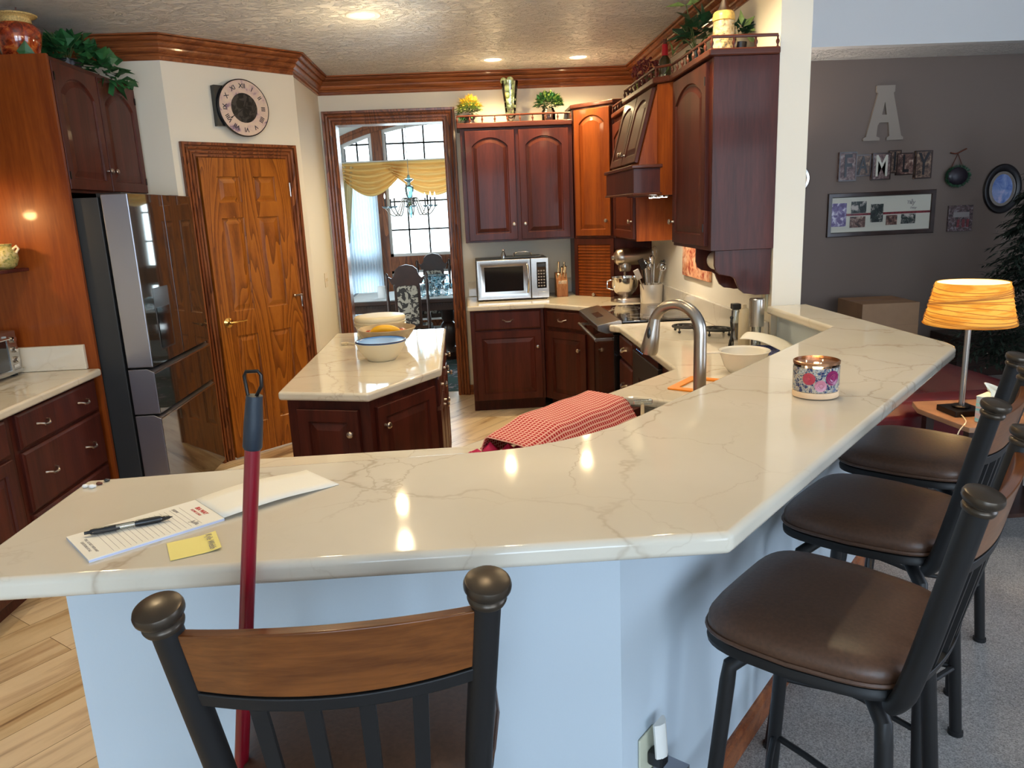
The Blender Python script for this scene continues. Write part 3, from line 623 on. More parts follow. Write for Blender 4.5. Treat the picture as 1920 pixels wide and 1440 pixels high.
# back upper cabinet
t = thing('wall_cabinet', 'cherry upper cabinet with two arched doors above the microwave', 'cabinet', (0, 6.47, 0))
carcass(t, .918, .328, 1.385, 2.30); add_door(t, .035, 1.40, .405, .88, .085, .375, .125); add_door(t, .475, 1.40, .41, .88, .085, .03, .125)
mb = MB(); sweep(mb, [(0, .328), (0, 0), (.918, 0)], [(0, 2.30), (.022, 2.302), (.03, 2.325), (.035, 2.335), (.035, 2.342), (-.02, 2.342), (-.02, 2.30)][::1], lambda x, y, h: (x, y, h)); mb.v = [(x, y, z) for x, y, z in mb.v]
MB().box(-.025, -.03, 2.30, .918, .328, 2.342).build('cornice', 'cherry_trim', t, bevel=.008, seg=3)
def gallery(parent, pts, z, name='gallery_rail', step=.105, hh=.052):
    mb = MB(); mb.tube([(x, y, z+hh) for x, y in pts], .0075, 8)
    for i in range(len(pts)-1):
        a = Vector(pts[i]); c = Vector(pts[i+1]); n = max(1, round((c-a).length/step))
        for k in range(n+1 if i == len(pts)-2 else n):
            p = a+(c-a)*k/n; mb.lathe([(.006, 0), (.004, .010), (.009, .020), (.009, .028), (.004, .036), (.006, .05)], (p.x, p.y, z), 8)
    return mb.build(name, 'cherry_trim', parent, smooth=1)
gallery(t, [(-.018, .29), (-.018, -.022), (.905, -.022)], 2.342)
# corner upper cabinet + appliance garage (diagonal face)
t = thing('corner_cabinet', 'tall cherry corner cabinet with one arched door and a tambour garage below', 'cabinet', (0, 0, 0))
cc = [(.925,6.47),(1.208,6.195),(1.515,6.195),(1.515,6.795),(.925,6.795)]
MB().prism(cc, 1.385, 2.42).build('body', 'cherry', t, bevel=.001, seg=1); MB().prism([(.905,6.46),(1.200,6.175),(1.515,6.175),(1.515,6.795),(.905,6.795)], 2.42, 2.452).build('cornice', 'cherry_trim', t, bevel=.007, seg=3)
an = atan2(6.195-6.47, 1.208-.925); o = panel_door(.345, 1.0, .075, st=.05).build('door', 'cherry_lit', t); at_face(o, (.925, 6.47), an, .025, 1.405); knob(o, .315, -.02, .12)
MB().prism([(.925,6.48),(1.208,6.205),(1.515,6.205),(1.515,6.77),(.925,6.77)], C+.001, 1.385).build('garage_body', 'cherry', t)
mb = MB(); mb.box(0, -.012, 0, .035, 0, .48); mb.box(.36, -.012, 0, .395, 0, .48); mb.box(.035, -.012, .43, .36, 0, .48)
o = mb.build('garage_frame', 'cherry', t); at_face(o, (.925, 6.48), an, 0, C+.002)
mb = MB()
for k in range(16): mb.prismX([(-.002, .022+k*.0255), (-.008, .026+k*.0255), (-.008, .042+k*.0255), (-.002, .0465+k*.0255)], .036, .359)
mb.box(.036, -.007, .0, .359, 0, .022); o = mb.build('tambour_door', 'cherry_lit', t); at_face(o, (.925, 6.48), an, 0, C+.002); knob(o, .2, -.007, .016)
# back base run: straight + diagonal
t = thing('base_cabinet', 'cherry base cabinet with one drawer and one door below the microwave', 'cabinet', (0.0, 6.12, 0))
carcass(t, .60, .675, 0, .859, toe=.10); add_drawer(t, .035, .695, .54, .15); add_door(t, .035, .105, .54, .575, 0, .505, .44)
t = thing('base_cabinet', 'narrow angled cherry base cabinet in the corner beside the range', 'cabinet', (0, 0, 0))
dg = [(.605,6.12),(.975,5.672),(.975,5.59),(1.512,5.59),(1.512,6.79),(.605,6.79)]
mb = MB(); mb.prism(dg, .10, .859); mb.prism([(.66,6.18),(1.03,5.75),(1.03,5.60),(1.512,5.60),(1.512,6.79),(.66,6.79)], 0, .10); mb.build('body', 'cherry', t)
an = atan2(5.672-6.12, .975-.605); o = slab_front(.42, .14).build('drawer', 'cherry', t); at_face(o, dg[0], an, .04, .70); pull(o, .18, -.02, .07)
o = panel_door(.42, .57).build('door', 'cherry', t); at_face(o, dg[0], an, .04, .105); knob(o, .36, -.02, .44)
# right base run (face -x): rz = -90, local x -> -y
t = thing('base_cabinet', 'cherry drawer base cabinet between the range and the dishwasher', 'cabinet', (.965, 4.755, 0), -pi/2)
carcass(t, .42, .54, 0, .859, toe=.10); add_drawer(t, .02, .70, .38, .14); add_drawer(t, .02, .42, .38, .26); add_drawer(t, .02, .115, .38, .285)
t = thing('dishwasher', 'stainless dishwasher with black top control strip under the counter', 'dishwasher', (.965, 4.33, 0), -pi/2)
MB().box(0, 0, .02, .60, .54, .855).build('tub', 'black_plastic', t); o = MB().box(.003, -.022, .12, .597, 0, .815).build('door', 'dishwasher_steel', t, bevel=.003)
MB().box(.003, -.020, .818, .597, 0, .852).build('control_strip', 'black_gloss', t, bevel=.002); MB().box(.16, -.0235, .60, .44, -.0215, .68).build('pocket_handle', 'fridge_dark', o)
mb = MB()
for k in range(5): mb.box(.10+k*.035, -.0212, .832, .106+k*.035, -.0202, .836)
mb.build('indicator_light', 'dw_led', t)
t = thing('base_cabinet', 'cherry sink base cabinet running below the angled counter', 'cabinet', (0, 0, 0))
mb = MB(); sb = [(.965,3.725),(.965,3.385),(-.035,2.345),(-.76,2.345),(-.76,1.60),(-.03,1.60)]
mb.prism([(.965,3.725),(.965,3.385),(.71,3.12),(.84,3.0),(1.49,3.40),(1.49,3.725)], .0, .859); mb.prism([(.71,3.12),(-.035,2.345),(-.76,2.345),(-.76,2.20),(.02,2.20),(.80,3.03)], .10, .859)
mb.build('body', 'cherry', t)
# range
t = thing('slide_in_range', 'stainless slide-in range with black glass cooktop and towel-bar handle', 'range', (.965, 5.582, 0), -pi/2)
MB().box(0, .01, .02, .80, .50, .86).build('body', 'black_plastic', t)
o = MB().box(.004, -.045, .14, .796, .008, .83).build('oven_door', 'black_gloss', t, bevel=.004)
mb = MB(); mb.tube([(.03, -.155, .795), (.77, -.155, .795)], .013, 12)
for x in (.05, .75): mb.box(x-.014, -.155, .785, x+.014, -.045, .805)
mb.build('handle', 'stainless', o, bevel=.002)
MB().box(.0, -.02, .14, .012, .0, .83).build('side_trim', 'stainless', t)
o = MB().prismX([(-.147, .896), (-.152, .892), (-.150, .860), (-.09, .838), (.005, .845), (.011, .914), (.0, .922), (-.02, .922)], .0, .80).build('control_panel', 'range_panel', t, bevel=.004)
ds = MB().prismX([(-.108, .9062), (-.060, .9155), (-.060, .912), (-.108, .902)], .30, .52).build('display', 'fridge_dark', o)
pass
MB().box(-.0, .012, .905, .80, .548, .916).build('cooktop_glass', 'cooktop_glass', t, bevel=.003)
mb = MB()
for x, y, r in ((.20, .16, .10), (.60, .16, .08), (.20, .40, .08), (.60, .40, .11)): mb.tube([(x+r*cos(a_*pi/16), y+r*sin(a_*pi/16), .9163) for a_ in range(32)], .0008, 4, True)
mb.build('burner_ring', 'ink_grey', t)
# right upper cabinet with end panel
t = thing('wall_cabinet', 'large cherry upper cabinet with arched door and tall end panel beside the column', 'cabinet', (1.205, 4.40, 0), -pi/2)
MB().box(0, 0, 1.405, .68, .312, 2.30).build('body', 'cherry', t); MB().box(.658, -.002, 1.405, .684, .313, 2.302).build('end_panel', 'cherry_trim_z' if 'cherry_trim_z' in MATS else 'cherry', t, bevel=.001, seg=1)
o = add_door(t, .035, 1.425, .585, .865, .095, .03, .115)
for z in (.09, .78): h = MB().box(-.006, -.024, -.02, .006, -.019, .02).build('hinge', 'dark_metal', o); h.location = (.575, 0, z)
t = thing('range_hood', 'cherry wood range hood with sloped arched doors and fluted side post', 'range hood', (0, 0, 0))
hy0, hy1 = 4.485, 5.30
mb = MB(); mb.box(1.035, hy0+.02, 1.865, 1.515, hy1-.02, 1.90); mb.prismY([(1.02, 1.865), (1.515, 1.865), (1.515, 2.30), (1.135, 2.30)], hy0, hy1)
mb.build('sloped_body', 'cherry_lit', t, bevel=.001, seg=1)
mb = MB(); mb.box(.985, hy0-.02, 1.70, 1.515, hy1+.02, 1.845); mb.build('lower_box', 'cherry', t, bevel=.002)
mb = MB(); mb.box(.972, hy0-.033, 1.845, 1.515, hy1+.033, 1.866); mb.box(.975, hy0-.03, 1.696, 1.515, hy1+.03, 1.708); mb.build('moulding', 'cherry_trim', t, bevel=.006, seg=3)
sl = atan2(1.135-1.02, 2.30-1.865); L_ = sqrt((1.135-1.02)**2+(2.30-1.865)**2)
for k in range(2):
    pd = panel_door(.375, L_-.03, .06, st=.045); M = Matrix.Translation((1.02, hy1-.025-k*.385, 1.88)) @ Matrix.Rotation(sl, 4, 'Y') @ Matrix.Rotation(-pi/2, 4, 'Z'); pd.xf(M)
    o = pd.build('door', 'cherry', t)
    kb = MB().lathe([(.0065, 0), (.006, .008), (.0045, .013), (.0075, .018), (.0145, .022), (.0155, .027), (.012, .032), (.004, .034)], n=12, axis='y')
    kb.xf(M @ Matrix.Translation((.34 if k == 0 else .035, -.02, .06))); kb.build('knob', 'pewter', o, smooth=1)
def fluted(mb, w, z0, z1):
    mb.box(0, 0, z0, w, .02, z1)
    for k in range(4):
        x = w*(.22+.19*k); mb.box(x-.003, -.0015, z0+.12, x+.003, 0, z1-.10)
    return mb
an = atan2(-.075, .075)+0
mb = MB(); fluted(mb, .104, 1.69, 2.30); o = mb.build('fluted_post', 'cherry_lit', t); o.location = (1.128, 4.478, 0); o.rotation_euler = (0, 0, atan2(4.402-4.478, 1.2-1.128))
mb = MB(); mb.prism([(1.128,4.482),(1.2,4.406),(1.515,4.406),(1.515,4.482)], 1.69, 2.30); mb.prism([(1.2,5.394),(1.128,5.322),(1.515,5.322),(1.515,5.394)], 1.69, 2.30); mb.build('filler', 'cherry', t)
for yy in (4.80, 5.02):
    o = MB().lathe([(.001, 0), (.036, 0), (.036, .010), (.030, .014), (.001, .014)], (1.24, yy, 1.682), 20).build('puck_light', 'chrome', t, smooth=1)
    MB().lathe([(.001, 0), (.029, 0), (.029, .002), (.001, .002)], (1.24, yy, 1.679), 20).build('lens', 'puck_bulb', o)
    l = bpy.data.lights.new('puck', 'SPOT'); l.energy = 8; l.color = (1, .88, .70); l.spot_size = radians(150); l.spot_blend = .5; l.shadow_soft_size = .03
    lo = bpy.data.objects.new('puck_lamp', l); COL.objects.link(lo); lo.location = (1.24, yy, 1.672); lo.parent = o
t = thing('wall_cabinet', 'small cherry upper cabinet with orange-lit side beyond the range hood', 'cabinet', (1.215, 6.19, 0), -pi/2)
MB().box(0, 0, 1.385, .765, .30, 2.30).build('body', 'cherry', t); MB().box(.765, -.002, 1.385, .785, .302, 2.28).build('end_panel', 'cherry_lit', t)
add_door(t, .02, 1.40, .72, .86, .07, .68, .125)
# cornice and gallery that run over the whole right-hand run
t = thing('cabinet_cornice', 'cherry cornice with turned gallery rail over the right-hand cabinets', 'moulding', (0, 0, 0))
cn = [(1.515,3.695),(1.175,3.695),(1.175,4.40),(1.10,4.475),(1.10,5.33),(1.175,5.40),(1.185,6.17),(1.515,6.17)]
MB().prism(cn, 2.302, 2.336).build('cornice', 'cherry_trim', t, bevel=.009, seg=3)
gallery(t, [(1.505, 3.715), (1.192, 3.715), (1.192, 4.40), (1.118, 4.475), (1.118, 5.32), (1.192, 5.395), (1.20, 6.15)], 2.336)
# paper towel holder under the end cabinet
t = thing('paper_towel_holder', 'scalloped cherry paper towel holder under the end cabinet', 'paper towel holder', (0, 0, 0))
sc = [(1.515, 1.404), (1.23, 1.404), (1.23, 1.33), (1.24, 1.30), (1.26, 1.285), (1.29, 1.278), (1.318, 1.272), (1.335, 1.26), (1.345, 1.235), (1.36, 1.205), (1.385, 1.185), (1.42, 1.18), (1.44, 1.175), (1.515, 1.175)]
for y in (3.735, 4.04): MB().prismY(sc, y, y+.02).build('side_bracket', 'cherry', t, bevel=.002)
tag(MB().lathe([(.019, .0), (.05, .0), (.05, .272), (.019, .272)], (0, 0, 0), 24, 'y').build('paper_towel_roll', 'paper', smooth=1), 'white paper towel roll between the scalloped brackets', 'paper towels', loc=(1.335, 4.035, 1.335))
MB().tube([(1.335, 3.755, 1.335), (1.335, 4.04, 1.335)], .012, 10).build('dowel', 'cherry', t)

t = thing('wall_cabinet', 'cherry upper cabinet over the toaster oven, just left of view', 'cabinet', (-2.32, 1.6, 0), pi/2)
MB().box(0, 0, 1.76, 2.13, .325, 2.49).build('body', 'cherry', t)
for k in range(4): add_door(t, .02+k*.52, 1.78, .50, .69, .09, .44 if k % 2 == 0 else .03, .11)
o = MB().lathe([(.001, 0), (.036, 0), (.036, .010), (.001, .012)], (2.04, .14, 1.746), 20).build('puck_light', 'chrome', t, smooth=1)
l = bpy.data.lights.new('puck', 'SPOT'); l.energy = 9; l.color = (1, .60, .24); l.spot_size = radians(120); l.spot_blend = .8; l.shadow_soft_size = .03
lo = bpy.data.objects.new('puck_lamp', l); COL.objects.link(lo); lo.location = (2.04, .14, 1.735); lo.rotation_euler = (0, radians(-78), 0); lo.parent = o
# ------------------------------------------------------------------ bar stools
def smooth_path(pts, n=6):
    P = [Vector(p) for p in pts]; out = []
    for i in range(len(P)-1):
        a = P[max(0, i-1)]; b_ = P[i]; c = P[i+1]; d = P[min(len(P)-1, i+2)]
        for k in range(n):
            t = k/n; out.append(tuple(.5*((2*b_)+(c-a)*t+(2*a-5*b_+4*c-d)*t*t+(3*b_-a-3*c+d)*t**3)))
    out.append(tuple(P[-1])); return out
def make_stool(label, loc, rz, group):
    t = thing('bar_stool', label, 'bar stool', loc, rz, group)
    out = []      # seat outline: wide rounded front, straight back
    for i in range(40):
        a = 2*pi*i/40; c_, s_ = cos(a), sin(a); k = 4.6
        x = .225*abs(c_)**(2/k)*(1 if c_ > 0 else -1); y = .212*abs(s_)**(2/k)*(1 if s_ > 0 else -1)
        x *= 1-.12*max(0, -y/.212); out.append((x, y+.01))
    zr = [(.90, .722), (.975, .730), (1.0, .745), (.992, .760), (.95, .774), (.84, .784), (.6, .789), (.3, .790), (.02, .790)]
    MB().rings([[(x*k, y*k, z) for x, y in out] for k, z in zr]).build('seat_cushion', 'brown_seat', t, smooth=1)
    MB().tube([(x*1.0, y*1.0, .737) for x, y in out], .0055, 6, True).build('piping', 'brown_seat', t, smooth=1)
    MB().rings([[(x*k, y*k, z) for x, y in out] for k, z in ((.9, .70), (1.0, .705), (1.005, .715), (.98, .725), (.9, .728))]).build('seat_frame', 'stool_metal', t, smooth=1)
    MB().lathe([(.085, .675), (.09, .68), (.09, .700), (.085, .702)], n=20).build('swivel_plate', 'stool_metal', t, smooth=1)
    for sx in (-1, 1):
        for sy in (-1, 1):
            p = [(.05*sx, .05*sy, .676), (.120*sx, .120*sy, .674), (.158*sx, .158*sy, .640), (.162*sx, .162*sy, .60), (.205*sx, .205*sy, .012)]
            mb = MB(); mb.tube(p, .0172, 12); mb.lathe([(.022, 0), (.022, .012), (.016, .016)], (.205*sx, .205*sy, .0), 12); mb.build('leg', 'stool_metal', t, smooth=1)
    zz = .235; q = .162+(.205-.162)*(.60-zz)/.588
    for k in range(4):
        a0 = pi/4+k*pi/2; a1 = a0+pi/2; r = q*sqrt(2)
        A = Vector((r*cos(a0), r*sin(a0), zz)); Bv = Vector((r*cos(a1), r*sin(a1), zz)); M_ = (A+Bv)/2; M_ = M_*1.0; mid = Vector((M_.x*.72, M_.y*.72, zz))
        MB().tube(smooth_path([A, (A+mid)/2*1.0, mid, (mid+Bv)/2, Bv], 3), .0085, 8).build('foot_rail', 'stool_metal', t, smooth=1)
    for sx in (-1, 1):
        pts = smooth_path([(.172*sx, -.170, .690), (.183*sx, -.196, .735), (.187*sx, -.222, .84), (.197*sx, -.250, .97), (.210*sx, -.285, 1.135)], 5)
        MB().tube(pts, .0195, 16, rs=[.016+.0048*min(1, i/5) for i in range(len(pts))]).build('back_post', 'stool_metal', t, smooth=1)
        tilt = Matrix.Translation((.210*sx, -.285, 1.128)) @ Matrix.Rotation(radians(13), 4, 'X') @ Matrix.Rotation(radians(4*sx), 4, 'Y')
        MB().lathe([(.021, 0), (.0255, .001), (.0272, .006), (.0262, .010), (.0228, .013), (.0228, .016), (.029, .018), (.0322, .023), (.0325, .029), (.0305, .034), (.027, .036), (.001, .0375)], n=32).xf(tilt).build('finial', 'cap_metal', t, smooth=1)
    def post(z):   # post centre at height z
        u = (z-.97)/(1.135-.97) if z > .97 else (z-.84)/(.13); 
        return (.197+.013*u, -.250-.035*u) if z > .97 else (.186+.011*u, -.222-.028*u)
    def back_pt(u, z, dy=0):   # u -1..1 across the curved back
        x, y = post(z); return (x*u, y-.022*(1-u*u)+dy, z)
    def slat(z0f, z1f, th, name, mat, hw=.92):
        mb = MB(); rs = []
        for i in range(17):
            u = -hw+2*hw*i/16; z0 = z0f(u); z1 = z1f(u)
            a, b_ = back_pt(u, z0, -th/2), back_pt(u, z0, th/2); c, d = back_pt(u, z1, th/2), back_pt(u, z1, -th/2)
            rs.append([a, b_, c, d])
        return mb.rings(rs).build(name, mat, t, bevel=.003)
    slat(lambda u: 1.008+.016*u*u, lambda u: 1.118, .020, 'crest_rail', 'stool_wood', .93)
    slat(lambda u: .983+.016*u*u, lambda u: 1.006+.016*u*u, .024, 'upper_rail', 'stool_metal', .95)
    slat(lambda u: .745, lambda u: .765, .018, 'lower_rail', 'stool_metal', .95)
    for u in (-.56, -.19, .19, .56):
        MB().rings([[(back_pt(u, z, -.006)[0]-.011, back_pt(u, z, -.005)[1], z), (back_pt(u, z)[0]+.011, back_pt(u, z, -.005)[1], z), (back_pt(u, z)[0]+.011, back_pt(u, z, .005)[1], z), (back_pt(u, z)[0]-.011, back_pt(u, z, .005)[1], z)] for z in (.755, .82, .90, .99)]).build('spindle', 'stool_metal', t)
    return t
SG = 'brown-seated metal bar stools'
st = make_stool('bar stool seen from behind at the front of the bar, red pole beside it', (-.216, 1.205, .012), radians(1.5), SG)
for lab, x, y, a in [('dark metal bar stool with brown cushion, nearest on the angled side of the bar', .752, 1.452, -44.5),
                     ('brown-cushioned bar stool in the middle of the three along the angled bar', 1.135, 1.955, -46),
                     ('brown-cushioned bar stool farthest along the angled bar, next to the lamp table', 1.535, 2.425, -46)]:
    pass
for lab, x, y, a in [('dark metal bar stool with brown cushion, nearest on the angled side of the bar', .752, 1.452, 225+180),
                     ('brown-cushioned bar stool in the middle of the three along the angled bar', 1.135, 1.955, 224+180),
                     ('brown-cushioned bar stool farthest along the angled bar, next to the lamp table', 1.535, 2.425, 224+180)]:
    dup(st, (x, y, .012), radians(a), lab, SG)
# ------------------------------------------------------------------ things on the bar
t = thing('candle_jar', 'lit floral glass candle jar with roses and gold rim on the bar', 'candle', (.925, 1.945, B))
MB().lathe([(.050, 0), (.0565, .004), (.0580, .012), (.0585, .100), (.0565, .100), (.0555, .018), (.001, .014)], n=40).build('jar', 'clear_glass', t, smooth=1)
MB().lathe([(.001, .0145), (.0548, .018), (.0548, .074), (.001, .072)], n=32).build('wax', 'wax', t, smooth=1)
MB().lathe([(.0590, .020), (.0594, .0205), (.0596, .085), (.0590, .0855)], n=48).build('wrap', 'floral_wrap', t, smooth=1)
mb = MB(); mb.lathe([(.0592, .092), (.0600, .0925), (.0600, .099), (.0565, .1005), (.0565, .094)], n=40); mb.build('rim_band', 'copper_rim', t, smooth=1)
mb = MB().lathe([(.0588, .003), (.0594, .004), (.0594, .0185), (.0588, .019)], n=40); mb.build('base_band', 'wax', t, smooth=1)
for ang, z, r, mt in ((-132, .058, .0165, 'rose_red'), (-72, .060, .020, 'rose_plum'), (-103, .040, .0155, 'rose_pink')):
    a = radians(ang); mb = MB(); 
    for ph, rr, off in ((0, r, .0598),):
        mb.lathe([(.001, .0025), (rr*.25, .0022), (rr*.3, .001), (rr*.5, .0024), (rr*.56, .001), (rr*.8, .0020), (rr*.86, .0008), (rr, .0012), (rr, 0)], n=20, axis='y')
    # bend the disc round the jar
    vs = []
    for x, y, zz_ in mb.v:
        aa = a+x/.0598; rad = .0598-y; vs.append((rad*cos(aa), rad*sin(aa), z+zz_))
    mb.v = vs; mb.build('rose', mt, t, smooth=1)
for k in range(3):
    a = k*2.1+.5; x, y = .026*cos(a), .026*sin(a); MB().lathe([(.0012, .070), (.0012, .080)], (x, y, 0), 6).build('wick', 'ink_black', t)
    MB().lathe([(.001, .079), (.0032, .083), (.0025, .089), (.0003, .096)], (x, y, 0), 8).build('flame', 'lamp_bulb', t)
l = bpy.data.lights.new('flame', 'POINT'); l.energy = .25; l.color = (1, .62, .28); l.shadow_soft_size = .01; lo = bpy.data.objects.new('flame_light', l); COL.objects.link(lo); lo.location = (0, 0, .09); lo.parent = t
# notepad: local x along the lines' stacking direction (long side), y across
t = thing('notepad', 'open white lined notepad with red heading and its cover folded back', 'notepad', (-.725, 1.274, B), radians(40))
MB().box(0, -.135, 0, .225, 0, .0055).build('pad', 'paper', t); MB().box(.0, -.1352, .0008, .2252, .0002, .004).build('page_edges', 'paper_edge', t)
mb = MB(); mb.grid(lambda u, v: (.225+.238*u, -.135*v+(.0*u), .0050*(1-u)+.007*sin(pi*min(1, u*1.1))*(1-.35*v)+.0012), 16, 4); mb.build('cover', 'paper', t, solid=.0008, smooth=1)
for k in range(17):
    MB().box(.040+k*.0092, -.128, .0056, .0404+k*.0092, -.018, .0058).build('ruled_line', 'ink_grey', t)
def flat(o, x, y, z, r): o.location = (x, y, z); o.rotation_euler = (0, 0, r); return o
flat(text_mesh('IRA WAY', .0115, 'heading', 'ink_red', t, .0001, bold=.0004), .2105, -.067, .0058, -pi/2)
flat(text_mesh('HOME LOAN', .0075, 'subheading', 'ink_red', t, .0001), .200, -.067, .0058, -pi/2)
flat(text_mesh('Julie', .014, 'handwriting', 'ink_grey', t, .0001), .180, -.115, .0059, -pi/2+.1)
flat(text_mesh('Name', .010, 'handwriting', 'ink_grey', t, .0001), .176, -.03, .0059, -pi/2+.1)
flat(text_mesh('CALL US FIRST WITH ANY', .0062, 'footer', 'ink_grey', t, .0001), .020, -.075, .0058, -pi/2)
flat(text_mesh('QUESTIONS AT ALL', .0062, 'footer', 'ink_grey', t, .0001), .012, -.075, .0058, -pi/2)
t = thing('ballpoint_pen', 'black retractable pen lying across the notepad', 'pen', (-.691, 1.269, B+.0118), radians(22))
MB().lathe([(.0028, 0), (.003, .008), (.0046, .010), (.0056, .016), (.0056, .050)], n=14, axis='x').build('cap_end', 'black_plastic', t, smooth=1)
MB().lathe([(.0052, .050), (.0052, .082)], n=14, axis='x').build('barrel', 'crystal', t, smooth=1)
MB().lathe([(.0022, .050), (.0022, .082)], n=8, axis='x').build('refill', 'wax', t, smooth=1)
MB().lathe([(.0052, .080), (.0060, .084), (.0062, .115), (.0055, .122)], n=14, axis='x').build('grip', 'black_plastic', t, smooth=1)
MB().lathe([(.0054, .122), (.0032, .136), (.0012, .139), (.0006, .142)], n=12, axis='x').build('tip', 'black_gloss', t, smooth=1)
MB().box(.012, -.0085, -.002, .056, -.0062, .002).build('clip', 'black_plastic', t, bevel=.001)
t = thing('sticky_note', 'small yellow sticky note beside the notepad', 'sticky note', (-.536, 1.227, B+.0002), radians(24.6))
MB().grid(lambda u, v: (.079*u, -.078*v, .0012+.0035*(max(0, u-.6)/.4)**2), 8, 2).build('note', 'sticky_yellow', t, solid=.0004)
flat(text_mesh('Kyle Webb', .015, 'handwriting', 'ink_grey', t, .0001), .066, -.039, .0036, -pi/2)
for i, (x, y, r, mt, lb) in enumerate([(-.822, 1.545, .0052, 'earbud_white', 'tiny white plastic bit at the left corner of the bar, leftmost of the four'), (-.806, 1.540, .0058, 'earbud_white', 'tiny white plastic bit at the bar corner, beside the brown one'), (-.800, 1.558, .0048, 'book_brown', 'tiny brown bead between the white bits and the dark bead'), (-.793, 1.577, .0046, 'black_gloss', 'tiny dark bead at the bar corner, rightmost of the four')]):
    mb = MB(); mb.sphere((0, 0, r*.8), r, 10, .8, 1.2, .9); mb.sphere((r*.8, r*.5, r*.6), r*.6, 8)
    tag(mb.build('bead', mt, smooth=1), lb, 'trinket', 'tiny trinkets on the bar corner', (x, y, B))
# mop / broom with red pole
t = thing('broom', 'upright red pole with navy grip and hanging eye, leaning on the bar', 'broom', (-.524, 1.095, 0))
P0 = Vector((0, 0, .06)); P1 = Vector((.205, .0045, 1.42)); dv = (P1-P0)
MB().tube([P0, P0+dv*.93], .0115, 16).build('pole', 'mop_red', t, smooth=1)
a, c = P0+dv*.925, P0+dv*.985; MB().tube([a, a+(c-a)*.05, a+(c-a)*.5, c], .0, 16, rs=[.0125, .0145, .0140, .0120]).build('grip', 'mop_grip', t, smooth=1)
g = P0+dv*.985; mb = MB(); mb.tube([g+Vector((-.009, 0, -.004)), g+Vector((-.010, 0, .012)), g+Vector((-.011, 0, .030)), g+Vector((-.008, 0, .036)), g+Vector((.009, 0, .036)), g+Vector((.013, 0, .030)), g+Vector((.012, 0, .014)), g+Vector((.001, 0, -.004))], .0028, 8, True); mb.build('hanging_eye', 'dark_metal', t, smooth=1)
mb = MB(); mb.box(-.15, -.025, .045, .15, .025, .075); mb.build('head', 'black_plastic', t, bevel=.006)
MB().box(-.145, -.022, .0, .145, .022, .045).build('bristles', 'rubber_dark', t)
# plug-in on the knee wall
an = atan2(3.04-1.42, 1.70-.28)
def onwall(name, label, cat, u, z): return thing(name, label, cat, (.28+u*cos(an), 1.42+u*sin(an), z), an)
t = onwall('wall_outlet', 'pale outlet plate low on the angled knee wall', 'outlet', .105, .405)
MB().box(-.035, -.006, -.058, .035, -.0005, .058).build('cover_plate', 'beige_plate', t, bevel=.003)
t = onwall('night_light', 'white and black plug-in night light on the knee wall outlet', 'night light', .12, .41)
MB().box(-.018, -.045, -.03, .018, -.0065, .005).build('plug_body', 'black_plastic', t, bevel=.006)
MB().rings([[(x, -.035-.014*(1-(x/.024)**2)+k, z) for x in (-.024, -.014, 0, .014, .024)]+[(x, -.030+k, z) for x in (.022, 0, -.022)] for z, k in ((.0, 0), (.03, .002), (.085, .006))]).build('shade', 'white_plastic', t, smooth=1)
t = onwall('plug_in_box', 'white square plug-in adapter below the night light', 'adapter', .15, .335)
MB().box(-.045, -.075, -.045, .035, -.0065, .022).build('housing', 'white_plastic', t, bevel=.006); MB().box(-.043, -.0755, .002, .033, -.010, .0225).build('grille', 'fridge_edge', t)
# ------------------------------------------------------------------ things on the counters
def one(mb, name, mat, label, cat, loc=None, rz=0, group=None, **k):
    o = tag(mb.build(name, mat, **k), label, cat, group, loc)
    if rz: o.rotation_euler = (0, 0, rz)
    return o
# faucet
t = thing('faucet', 'tall brushed nickel gooseneck kitchen faucet behind the bar', 'faucet', (.736, 2.365, C), radians(135))
MB().lathe([(.030, 0), (.030, .006), (.024, .012), (.021, .04), (.0205, .05)], n=24).build('base', 'brushed_nickel', t, smooth=1)
R_ = .088; zt = .336
pts = [(0, 0, .04), (0, 0, zt)]+[(R_-R_*cos(a_*pi/14), 0, zt+R_*sin(a_*pi/14)) for a_ in range(1, 13)]
e = Vector(pts[-1]); dr_ = Vector((sin(12*pi/14), 0, cos(12*pi/14))).normalized()
MB().tube(pts, .0205, 18, rs=[.0205]*2+[.0205-.003*min(1, i/6) for i in range(len(pts)-2)]).build('gooseneck', 'brushed_nickel', t, smooth=1)
d3 = Vector((.20, 0, -1)).normalized(); hp = [e+d3*k for k in (0, .02, .06, .115, .125)]
sh = MB().tube(hp, .02, 18, rs=[.0185, .020, .0255, .0300, .027]).build('spray_head', 'brushed_nickel', t, smooth=1)
MB().sphere((0, 0, 0), .012, 12, 2.0, .7, .7).xf(Matrix.Translation(e+d3*.052+Vector((-.0, .0195, 0)))).build('button', 'black_plastic', sh, smooth=1)
t2 = MB().tube([(0, .02, .06), (0, .05, .07), (0, .10, .10)], .007, 8).build('lever', 'brushed_nickel', t, smooth=1)
# pump bottle
t = thing('soap_bottle', 'clear pump soap bottle standing by the sink', 'soap bottle', (.497, 2.150, C))
MB().lathe([(.001, 0), (.030, 0), (.032, .006), (.031, .09), (.018, .108), (.013, .112), (.012, .118)], n=20).build('bottle', 'crystal', t, smooth=1)
mb = MB().lathe([(.014, .112), (.014, .128), (.006, .132), (.0055, .168), (.004, .172)], n=14); mb.build('collar', 'ivory', t, smooth=1)
MB().prism([(-.026, -.006), (.030, -.009), (.030, .009), (-.026, .006)], .168, .182).build('pump_head', 'crystal', t, bevel=.003)
